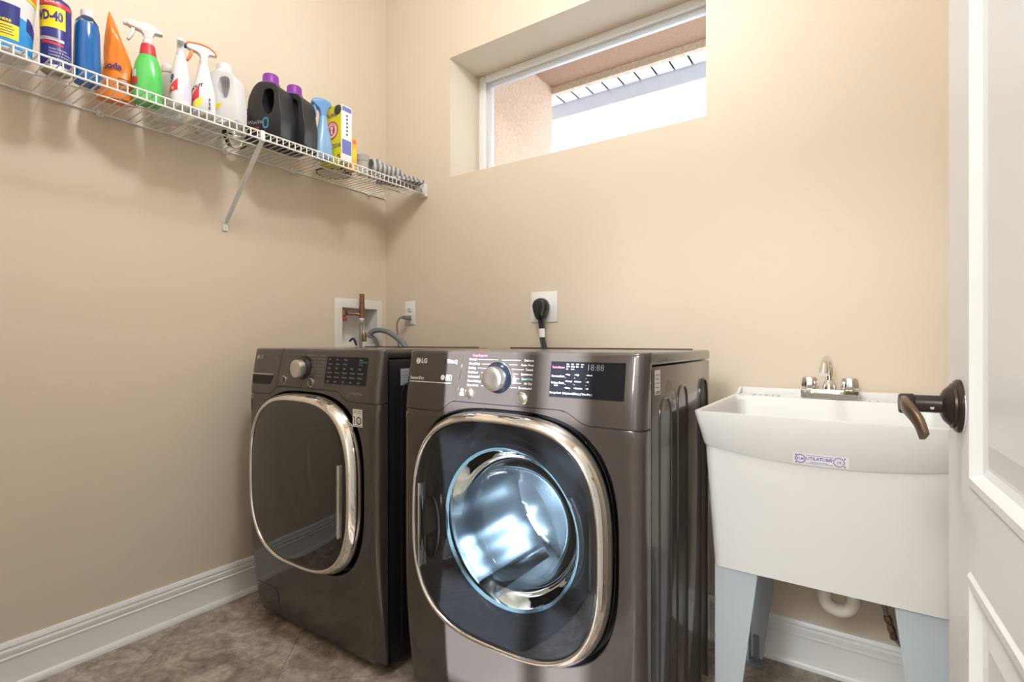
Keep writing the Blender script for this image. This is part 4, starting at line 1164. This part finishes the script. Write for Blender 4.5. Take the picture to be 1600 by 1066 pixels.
m_ = MB(); m_.loft(rows); pb = m_.build('bag', M_ORANGE, t, smooth=70)
def pouch_map(u, v):
    k = v / 0.276
    rx = 0.034 + 0.012 * k
    wy_ = 0.0530 * (1 - k) ** 0.75 + 0.002
    y = u
    x = rx * max(0.05, 1 - (abs(y) / wy_) ** 2.4) ** 0.5 * 1.085 + 0.0035
    return (x * math.cos(va) - y * math.sin(va), x * math.sin(va) + y * math.cos(va) - 0.012 * k ** 3 + 0.006 * math.sin(5 * k), v)
lettering('brand_lettering', [('Soda', -0.038, 0.098, 0.026, 'LEFT')], M_NAVY, pb, pouch_map, 0.03)
for k in range(4):
    m_ = MB(); m_.grid(lambda u, v: pouch_map(0.002 + (0.034 - 0.004 * (k % 2)) * u, 0.030 + 0.010 * k + 0.003 * v), 8, 1)
    m_.build('print_line', M_INK, pb, recalc=False)

# spray bottles --------------------------------------------------------------
def sprayer(t, z0, head_m, trig_m, top_m=None, noz_m=None, s=1.0):
    """trigger head on a neck at height z0; nozzle points along local +x"""
    q = lambda pts: [(p[0] * s, z0 + p[1] * s) for p in pts]
    MB().lathe([(0.0150 * s, z0), (0.0155 * s, z0 + 0.004), (0.0150 * s, z0 + 0.018 * s), (0.012 * s, z0 + 0.021 * s)], seg=24).build('collar', head_m, t)
    h = MB().prism(q([(-0.013, 0.016), (0.011, 0.016), (0.012, 0.034), (0.020, 0.044), (0.050, 0.050), (0.056, 0.054), (0.056, 0.066), (0.046, 0.071), (0.010, 0.074), (-0.016, 0.070), (-0.034, 0.058), (-0.040, 0.050), (-0.036, 0.046), (-0.020, 0.046), (-0.014, 0.038)]), 'y', -0.0115 * s, 0.0115 * s, bev=0.004 * s).build('spray_head', head_m, t, smooth=50)
    if top_m:
        MB().prism(q([(0.057, 0.062), (0.057, 0.072), (0.046, 0.0765), (0.010, 0.0795), (-0.017, 0.0750), (-0.037, 0.062), (-0.043, 0.050), (-0.039, 0.047), (-0.033, 0.0585), (-0.015, 0.0695), (0.010, 0.0735), (0.045, 0.0700)]), 'y', -0.013 * s, 0.013 * s, bev=0.003 * s).build('head_cover', top_m, h, smooth=50)
    MB().prism(q([(0.034, 0.050), (0.044, 0.052), (0.046, 0.038), (0.051, 0.022), (0.057, 0.008), (0.050, 0.006), (0.042, 0.020), (0.036, 0.034)]), 'y', -0.007 * s, 0.007 * s, bev=0.002 * s).build('trigger', trig_m, h, smooth=50)
    MB().lathe([(0.0085 * s, 0.054 * s), (0.0090 * s, 0.058 * s), (0.0085 * s, 0.066 * s), (0.003 * s, 0.067 * s)], (0, 0, z0 + 0.060 * s), 'x', 16).build('nozzle', noz_m or head_m, h)

# 5 green cleaner, nozzle pointing along the shelf towards the camera end
GR = 'bottles standing on the wire shelf'
t = thing('green_spray_bottle', 'spray bottle of bright green cleaner with red collar and white trigger', 'spray bottle', (0.195, -1.203, ZS), rz=-PI / 2 - 0.35)
body([(0.0, 0.036, 0.028, 2.6), (0.004, 0.041, 0.033, 2.8), (0.06, 0.042, 0.034, 2.8), (0.10, 0.0405, 0.033, 2.6), (0.130, 0.035, 0.029, 2.4), (0.150, 0.028, 0.025, 2.2), (0.163, 0.022, 0.0215, 2.0), (0.166, 0.019, 0.0195, 2.0)]).build('body', M_GREEN, t, smooth=50)
MB().lathe([(0.0240, 0.158), (0.0235, 0.166), (0.0205, 0.186), (0.0195, 0.194), (0.016, 0.197)], seg=28).build('red_collar', M_REDLABEL, t)
sprayer(t, 0.192, M_WHITEP, M_WHITEP, s=1.0)
lt = MB(); lt.grid(lambda u, v: ((lambda a, z: (0.0432 * math.cos(a) * (abs(math.cos(a)) ** (2 / 2.8 - 1) if abs(math.cos(a)) > 1e-6 else 1), 0.035 * math.sin(a) * (abs(math.sin(a)) ** (2 / 2.8 - 1) if abs(math.sin(a)) > 1e-6 else 1), z))(0.25 + 0.75 * u, 0.05 + 0.022 * v)), 10, 2)
lt.build('red_label', M_REDLABEL, t, recalc=False)
lt = MB(); lt.grid(lambda u, v: ((lambda a, z: (0.0432 * math.cos(a) * (abs(math.cos(a)) ** (2 / 2.8 - 1) if abs(math.cos(a)) > 1e-6 else 1), 0.035 * math.sin(a) * (abs(math.sin(a)) ** (2 / 2.8 - 1) if abs(math.sin(a)) > 1e-6 else 1), z))(0.25 + 0.6 * u, 0.075 + 0.022 * v)), 10, 2)
lt.build('cream_label', M_STICKER, t, recalc=False)

def flat_white_bottle(name, label, x, y, rz, rows_, top, trig, topm, nozm, s, hz_):
    t = thing(name, label, 'spray bottle', (x, y, ZS), rz=rz)
    body(rows_).build('body', M_WHITEP, t, smooth=50)
    sprayer(t, hz_, top, trig, topm, nozm, s)
    return t
RW = [(0.0, 0.030, 0.026, 2.6), (0.004, 0.036, 0.030, 2.8), (0.05, 0.0365, 0.031, 2.8), (0.085, 0.035, 0.030, 2.6), (0.115, 0.028, 0.026, 2.4), (0.145, 0.021, 0.022, 2.2), (0.170, 0.0165, 0.0175, 2.0), (0.178, 0.014, 0.014, 2.0)]
def decal(t, poly, m, name, e=0.0):
    """label piece following the front of a bottle: poly in (y, z), pushed onto the body"""
    def X(y, z):
        a = b = 0; n = 2.6
        for i in range(len(RW) - 1):
            if RW[i][0] <= z <= RW[i + 1][0]:
                k = (z - RW[i][0]) / (RW[i + 1][0] - RW[i][0])
                a = RW[i][1] + (RW[i + 1][1] - RW[i][1]) * k; b = RW[i][2] + (RW[i + 1][2] - RW[i][2]) * k
        return a, b, n
    def put(p):
        # p = (angle, z)
        a, b, n = X(0, p[1])
        c, s = math.cos(p[0]), math.sin(p[0])
        return ((a + 0.001 + e) * math.copysign(abs(c) ** (2 / n), c), (b + 0.001 + e) * math.copysign(abs(s) ** (2 / n), s), p[1])
    (a0, z00), (a1, z10), (a1b, z11), (a0b, z01) = poly
    m_ = MB()
    def fn(u, v):
        a = (a0 + (a1 - a0) * u) * (1 - v) + (a0b + (a1b - a0b) * u) * v
        z = (z00 + (z10 - z00) * u) * (1 - v) + (z01 + (z11 - z01) * u) * v
        return put((a, z))
    m_.grid(fn, 8, 5)
    return m_.build(name, m, t, recalc=False), put

# 6 white bottle seen from behind, navy trigger
t = flat_white_bottle('stain_spray_bottle', 'white spray bottle with red label flash and navy trigger', 0.245, -1.126, math.radians(158), RW, M_WHITEP, M_NAVY, None, M_NAVY, 0.85, 0.176)
RWo = math.radians(158)
def wa(deg): return math.radians(deg) - RWo    # world angle to local angle
decal(t, ((wa(-100), 0.038), (wa(-32), 0.050), (wa(-32), 0.090), (wa(-85), 0.060)), M_REDLABEL, 'red_flash')
decal(t, ((wa(-10), 0.020), (wa(30), 0.020), (wa(30), 0.090), (wa(-10), 0.095)), mat('lilac_print', (0.62, 0.62, 0.78), 0.5), 'back_label')
_, put = decal(t, ((wa(-110), 0.085), (wa(-109), 0.085), (wa(-109), 0.086), (wa(-110), 0.086)), M_NAVY, 'label_dot')
lettering('label_lettering', [('9', 0.0, 0.088, 0.042, 'CENTER')], M_NAVY, t, lambda u, v: put((wa(-72) + u / 0.034, v)), 0.03)
lettering('flash_lettering', [('n', 0.0, 0.056, 0.020, 'CENTER')], M_PRINT, t, lambda u, v: (lambda p: (p[0] * 1.02, p[1] * 1.02, p[2]))(put((wa(-62) + u / 0.034, v))), 0.02)

# 7 white bottle with orange trigger
t = flat_white_bottle('shower_spray_bottle', 'white spray bottle with orange trigger and orange head cover', 0.250, -1.054, -PI / 2 - 0.35, RW, M_WHITEP, M_ORANGEP, M_ORANGEP, M_NAVY, 0.92, 0.176)
RWo = -PI / 2 - 0.35
decal(t, ((wa(-95), 0.030), (wa(-40), 0.052), (wa(-40), 0.098), (wa(-85), 0.058)), M_REDLABEL, 'red_flash')
decal(t, ((wa(-75), 0.012), (wa(-28), 0.030), (wa(-28), 0.056), (wa(-70), 0.030)), M_YELLOW, 'yellow_flash')
_, put = decal(t, ((wa(-110), 0.085), (wa(-109), 0.085), (wa(-109), 0.086), (wa(-110), 0.086)), M_NAVY, 'label_dot')
lettering('label_lettering', [('SHOUT', 0.0, 0.086, 0.017, 'CENTER')], M_INK, t, lambda u, v: put((wa(-70) + u / 0.034, v + u * 0.5)), 0.03)
lettering('back_lettering', [('F', 0.0, 0.050, 0.014, 'CENTER'), ('S', 0.0, 0.036, 0.014, 'CENTER'), ('E', 0.0, 0.022, 0.014, 'CENTER')], M_NAVY, t, lambda u, v: put((wa(-2) + u / 0.034, v)), 0.03)

# 8 white jug with a moulded handle
def rounded(poly, r=0.012, n=4):
    out = []
    N_ = len(poly)
    for i in range(N_):
        p0, p1, p2 = Vector(poly[i - 1]).to_2d(), Vector(poly[i]).to_2d(), Vector(poly[(i + 1) % N_]).to_2d()
        d0, d1 = (p0 - p1), (p2 - p1)
        k = min(r, d0.length * 0.45, d1.length * 0.45)
        a, b = p1 + d0.normalized() * k, p1 + d1.normalized() * k
        for q in range(n + 1):
            t_ = q / n
            out.append(tuple(a * (1 - t_) ** 2 + p1 * 2 * t_ * (1 - t_) + b * t_ * t_))
    return out
def jug(name, label, loc, rz, m, capm, sc, group=None, th=0.040, bev=0.018):
    """flat-sided bottle, wide along local x, handle opening towards +x"""
    t = thing(name, label, 'bottle', loc, rz=rz, group=group)
    out = rounded([(-0.082 * sc, 0.0), (0.080 * sc, 0.0), (0.084 * sc, 0.10 * sc), (0.074 * sc, 0.150 * sc), (0.071 * sc, 0.205 * sc), (0.052 * sc, 0.236 * sc), (-0.022 * sc, 0.252 * sc), (-0.052 * sc, 0.232 * sc), (-0.078 * sc, 0.185 * sc), (-0.084 * sc, 0.10 * sc)], 0.022 * sc, 4)
    hole = rounded([(0.004 * sc, 0.112 * sc), (0.034 * sc, 0.112 * sc), (0.048 * sc, 0.150 * sc), (0.048 * sc, 0.204 * sc), (0.032 * sc, 0.216 * sc), (0.000 * sc, 0.214 * sc), (-0.012, 0.160 * sc)], 0.016 * sc, 4)
    b = MB().prism(out, 'y', -th, th, holes=[hole], bev=bev, seg=4).build('body', m, t, smooth=60)
    MB().lathe([(0.036 * sc, 0.236 * sc), (0.037 * sc, 0.252 * sc), (0.033 * sc, 0.259 * sc)], (-0.004 * sc, 0, 0), seg=28).build('neck', capm, t)
    m_ = MB(); rg = []
    for (r, z) in ((0.0315, 0.256), (0.0305, 0.288), (0.028, 0.292), (0.008, 0.293)):
        rg.append([(-0.004 * sc + r * sc * (1 + 0.02 * (i % 2)) * math.cos(2 * PI * i / 40), r * sc * (1 + 0.02 * (i % 2)) * math.sin(2 * PI * i / 40), z * sc) for i in range(40)])
    m_.loft(rg); m_.build('cap', capm, t, smooth=60)
    return t
t = jug('bleach_jug', 'white handled jug with yellow and red label marks and white cap', (0.235, -0.974, ZS), 0.55, M_WHITEP, M_WHITEP, 0.76, th=0.032, bev=0.014)
for (nm, poly, m) in (('yellow_mark', [(-0.050, 0.030), (0.000, 0.052), (0.008, 0.064), (0.002, 0.070), (-0.050, 0.050)], M_YELLOW), ('red_mark', [(-0.058, 0.078), (-0.040, 0.074), (-0.042, 0.092), (-0.056, 0.108)], M_REDLABEL), ('yellow_spot', [(-0.058, 0.125), (-0.045, 0.125), (-0.045, 0.15), (-0.058, 0.15)], M_YELLOW)):
    MB().prism(rounded(poly, 0.006, 3), 'y', -0.0327, -0.0318).build(nm, m, t, smooth=0)

# behind: cloudy bottles and a glass bowl at the back of the shelf
def back_bottle(name, label, x, y, r, h, m, capm, group=None):
    t = thing(name, label, 'bottle', (x, y, ZS), group=group)
    MB().lathe([(r * 0.8, 0), (r, 0.004), (r, h * 0.62), (r * 0.85, h * 0.74), (r * 0.45, h * 0.84), (r * 0.4, h * 0.9)], seg=32).build('body', m, t)
    MB().lathe([(r * 0.48, h * 0.86), (r * 0.48, h * 0.97), (r * 0.4, h)], seg=24).build('cap', capm, t)
    return t
back_bottle('cloudy_bottle', 'cloudy white bottle at the back behind the green spray bottle', 0.100, -1.105, 0.044, 0.20, M_WHITEP, M_WHITEP)
back_bottle('cloudy_bottle', 'pale grey bottle at the back behind the orange-trigger spray bottle', 0.095, -0.965, 0.044, 0.165, M_CLEARP, M_WHITEP)
t = thing('glass_bowl', 'clear glass bowl at the back between white jug and black bottle', 'bowl', (0.075, -0.850, ZS))
gb = MB().lathe([(0.032, 0.0), (0.036, 0.004), (0.054, 0.05), (0.058, 0.10), (0.058, 0.125)], seg=40, cap1=False).build('body', M_CLEARBOTTLE, t)
MB().lathe([(0.0565, 0.060), (0.058, 0.064), (0.0570, 0.068)], seg=40, cap0=False, cap1=False).build('band', M_CHROME, t)
MB().lathe([(0.060, 0.124), (0.055, 0.142), (0.038, 0.158), (0.01, 0.164)], seg=40, cap0=False).build('lid', M_CLEARBOTTLE, t)

# 10 black detergent bottles
for (y, x, sc, lab) in ((-0.775, 0.200, 0.95, 'black handled detergent bottle with purple cap next to the white jug'), (-0.672, 0.200, 0.94, 'black handled detergent bottle with purple cap next to the blue spray bottle')):
    rz = math.radians(20)
    t = jug('detergent_bottle', lab, (x, y, ZS), rz, M_BLACKP, M_PURPLE, sc, group='black detergent bottles', th=0.043, bev=0.020)
    lettering('label_lettering', [('Woolite', -0.074, 0.078, 0.021, 'LEFT')], mat('silver_letters', (0.32, 0.31, 0.34), 0.4), t, lambda u, v: (u, -0.0437, v), 0.02)
    MB().prism(rounded([(-0.066, 0.046), (-0.022, 0.046), (-0.022, 0.060), (-0.066, 0.060)], 0.003, 2), 'y', -0.0442, -0.0428).build('red_print', mat('dark_red_print', (0.32, 0.04, 0.06), 0.5, noise=0.6, nscale=260), t, smooth=0)
    MB().prism(squircle(0.014, 0.022, 2.4, 24, 0.008, 0.072), 'y', -0.0442, -0.0428, holes=[squircle(0.009, 0.016, 2.2, 20, 0.008, 0.072)]).build('blue_badge', mat('badge_blue', (0.05, 0.30, 0.45), 0.5), t, smooth=0)

# 11 light blue spray bottle
t = thing('blue_spray_bottle', 'light blue spray bottle with matching blue trigger beside the yellow box', 'spray bottle', (0.225, -0.556, ZS), rz=-PI / 2 - 0.35)
body([(0.0, 0.034, 0.024, 2.4), (0.004, 0.040, 0.029, 2.6), (0.03, 0.041, 0.030, 2.6), (0.07, 0.038, 0.028, 2.5), (0.11, 0.030, 0.024, 2.3), (0.15, 0.021, 0.020, 2.1), (0.182, 0.0165, 0.0165, 2.0), (0.188, 0.0155, 0.0155, 2.0)]).build('body', M_LTBLUE, t, smooth=50)
m_ = MB().prism(rounded([(-0.014, 0.184), (0.013, 0.184), (0.015, 0.212), (0.040, 0.232), (0.048, 0.236), (0.048, 0.250), (0.030, 0.260), (-0.006, 0.262), (-0.030, 0.252), (-0.036, 0.236), (-0.024, 0.226), (-0.016, 0.214)], 0.010, 4), 'y', -0.015, 0.015, bev=0.008, seg=3)
hd = m_.build('spray_head', mat('mid_blue_plastic', (0.14, 0.32, 0.60), 0.3), t, smooth=60)
MB().prism(rounded([(0.030, 0.232), (0.040, 0.234), (0.038, 0.205), (0.036, 0.180), (0.028, 0.178), (0.027, 0.205)], 0.004, 2), 'y', -0.007, 0.007, bev=0.002).build('trigger', MATS['mid_blue_plastic'], hd, smooth=50)

# 12 yellow carton
t = thing('washing_soda_box', 'tall yellow carton with a red round emblem and white side', 'box', (0.215, -0.482, ZS), rz=math.radians(4))
BX, BY, BH = 0.068, 0.030, 0.248
MB().box(-BX, BX, -BY, BY, 0, BH, 0.0012, 1).build('carton', M_BOXYEL, t)
sd = MB().add([(BX + 0.0006, -BY + 0.001, 0.001), (BX + 0.0006, BY - 0.001, 0.001), (BX + 0.0006, BY - 0.001, BH - 0.001), (BX + 0.0006, -BY + 0.001, BH - 0.001)], [(0, 1, 2, 3)]).build('white_side', M_BOXWHITE, t, smooth=0, recalc=False)
for (za, zb) in ((0.035, 0.098), (0.222, 0.242)):
    MB().add([(BX + 0.0012, -BY + 0.004, za), (BX + 0.0012, BY - 0.005, za), (BX + 0.0012, BY - 0.005, zb), (BX + 0.0012, -BY + 0.004, zb)], [(0, 1, 2, 3)]).build('blue_patch', M_BOXBLUE, sd, smooth=0, recalc=False)
for k in range(6):
    z = 0.205 - 0.0165 * k
    m_ = MB(); m_.add([(BX + 0.0012, 0.001 + 0.0055 * math.cos(2 * PI * i / 5 + k), z + 0.0055 * math.sin(2 * PI * i / 5 + k)) for i in range(5)], [tuple(range(5))])
    m_.build('pictogram', M_NAVY, sd, smooth=0, recalc=False)
fy = lambda e: (lambda u, v: (u, -BY - e, v))
em = MB().prism(squircle(0.040, 0.040, 2.0, 36, 0.008, 0.142), 'y', -BY - 0.0006, -BY + 0.001).build('emblem', M_REDLABEL, t, smooth=0)
MB().prism(squircle(0.033, 0.033, 2.0, 36, 0.008, 0.142), 'y', -BY - 0.0012, -BY, holes=[squircle(0.022, 0.022, 2.0, 30, 0.008, 0.142)]).build('emblem_ring', M_PRINT, em, smooth=0)
def arcm(u, v):
    a = PI / 2 - u / 0.0275; r_ = 0.0275 + v
    return (0.008 + r_ * math.cos(a), -BY - 0.0018, 0.142 + r_ * math.sin(a))
lettering('emblem_lettering', [('ARM & HAMMER', 0.0, 0.0, 0.0085, 'CENTER')], M_REDLABEL, em, arcm, 0.02)
m_ = MB()
m_.prism([(0.002, 0.126), (0.014, 0.126), (0.012, 0.148), (0.004, 0.148)], 'y', -BY - 0.0014, -BY)
m_.prism([(0.000, 0.148), (0.016, 0.148), (0.016, 0.158), (0.000, 0.158)], 'y', -BY - 0.0014, -BY)
m_.build('emblem_arm', M_PRINT, em, smooth=0)
lettering('carton_lettering', [('SUPER', 0.010, 0.206, 0.022, 'CENTER'), ('SODA', 0.030, 0.070, 0.026, 'CENTER')], M_NAVY, t, fy(0.0008), 0.02)
MB().prism(squircle(0.022, 0.022, 2.0, 28, 0.046, 0.226), 'y', -BY - 0.0006, -BY + 0.001).build('dark_badge', mat('charcoal_print', (0.05, 0.05, 0.06), 0.5), t, smooth=0)
MB().prism(squircle(0.009, 0.012, 2.0, 24, 0.050, 0.020), 'y', -BY - 0.0006, -BY + 0.001, holes=[squircle(0.004, 0.006, 2.0, 16, 0.050, 0.020)]).build('dark_mark', MATS['charcoal_print'], t, smooth=0)

# 13 small orange carton
t = thing('orange_box', 'small orange carton beside the yellow box', 'box', (0.195, -0.395, ZS))
MB().box(-0.036, 0.036, -0.016, 0.016, 0, 0.147, 0.001, 1).build('carton', M_ORANGEBOX, t)
MB().add([(0.0367 + 0 * k, 0.011 * math.cos(2 * PI * k / 20), 0.128 + 0.011 * math.sin(2 * PI * k / 20)) for k in range(20)], [tuple(range(20))]).build('emblem', mat('coral_print', (0.80, 0.20, 0.12), 0.5), t, smooth=0, recalc=False)
MB().add([(0.0367, y_, z_) for (y_, z_) in ((-0.010, 0.05), (0.010, 0.05), (0.010, 0.10), (-0.010, 0.10))], [(0, 1, 2, 3)]).build('label_patch', M_YELLOW, t, smooth=0, recalc=False)

# 14 small jar
t = thing('small_jar', 'small cloudy jar with a ribbed lid beside the orange carton', 'jar', (0.205, -0.327, ZS))
MB().lathe([(0.024, 0), (0.028, 0.004), (0.0285, 0.060), (0.026, 0.066)], seg=30).build('body', M_CLEARP, t)
m_ = MB(); rg = []
for (r, z) in ((0.0295, 0.062), (0.0295, 0.088), (0.027, 0.091)):
    rg.append([(r * (1 + 0.015 * (i % 2)) * math.cos(2 * PI * i / 48), r * (1 + 0.015 * (i % 2)) * math.sin(2 * PI * i / 48), z) for i in range(48)])
m_.loft(rg); m_.build('lid', M_CLEARP, t)

# 15 rolled striped cloth
t = thing('striped_cloth', 'rolled grey and cream striped cloth by the back wall', 'cloth', (0.195, -0.275, ZS), rz=math.radians(66))
m_ = MB(); rg = []
NS = 40
for k in range(17):
    u = k / 16
    x = 0.23 * u
    ry = 0.060 - 0.006 * u + 0.004 * math.sin(9 * u)
    rz_ = 0.050 * (1 - 0.80 * u ** 1.3) + 0.004 * math.sin(14 * u + 1)
    if u < 0.08: ry *= 0.86; rz_ *= 0.88
    rg.append([(x + 0.006 * math.sin(5 * a_ + 3 * u), ry * math.cos(a_) * (1 + 0.05 * math.sin(4 * a_ + 6 * u)), max(0.0005, rz_ * (1 + math.sin(a_) * (1 + 0.07 * math.sin(6 * a_ - 5 * u))))) for a_ in [2 * PI * i / NS for i in range(NS)]])
m_.loft(rg); m_.build('roll', M_STRIPE, t, smooth=70)
m_ = MB(); rg = []
for k in range(13):
    u = k / 12
    rg.append([(0.05 + 0.20 * u, q * 0.070, 0.004 + 0.012 * (1 - abs(q)) + 0.006 * math.sin(10 * u + 3 * q) + 0.006) for q in (-1, -0.6, -0.2, 0.2, 0.6, 1)] + [(0.05 + 0.20 * u, q * 0.070, 0.0005) for q in (1, 0.6, 0.2, -0.2, -0.6, -1)])
m_.loft(rg); m_.build('loose_end', M_STRIPE, t, smooth=70)

# 16 round woven mat lying flat
t = thing('woven_mat', 'flat round pale woven mat with dark dashed rim behind the yellow box', 'mat', (0.110, -0.415, ZS))
MB().lathe([(0.003, 0.0), (0.072, 0.0), (0.074, 0.003), (0.072, 0.007), (0.003, 0.007)], seg=48).build('weave', M_STRAW, t)
m_ = MB()
for k in range(24):
    a0_, a1_ = 2 * PI * k / 24, 2 * PI * (k + 0.55) / 24
    m_.add([(r_ * math.cos(a_), r_ * math.sin(a_), z_) for z_ in (-0.0006, 0.008) for (r_, a_) in ((0.073, a0_), (0.080, a0_), (0.080, a1_), (0.073, a1_))], [(0, 1, 2, 3), (4, 5, 6, 7), (0, 1, 5, 4), (1, 2, 6, 5), (2, 3, 7, 6), (3, 0, 4, 7)])
o = m_.build('dashed_rim', M_DARKBAND, t, smooth=0); o['kind'] = 'stuff'
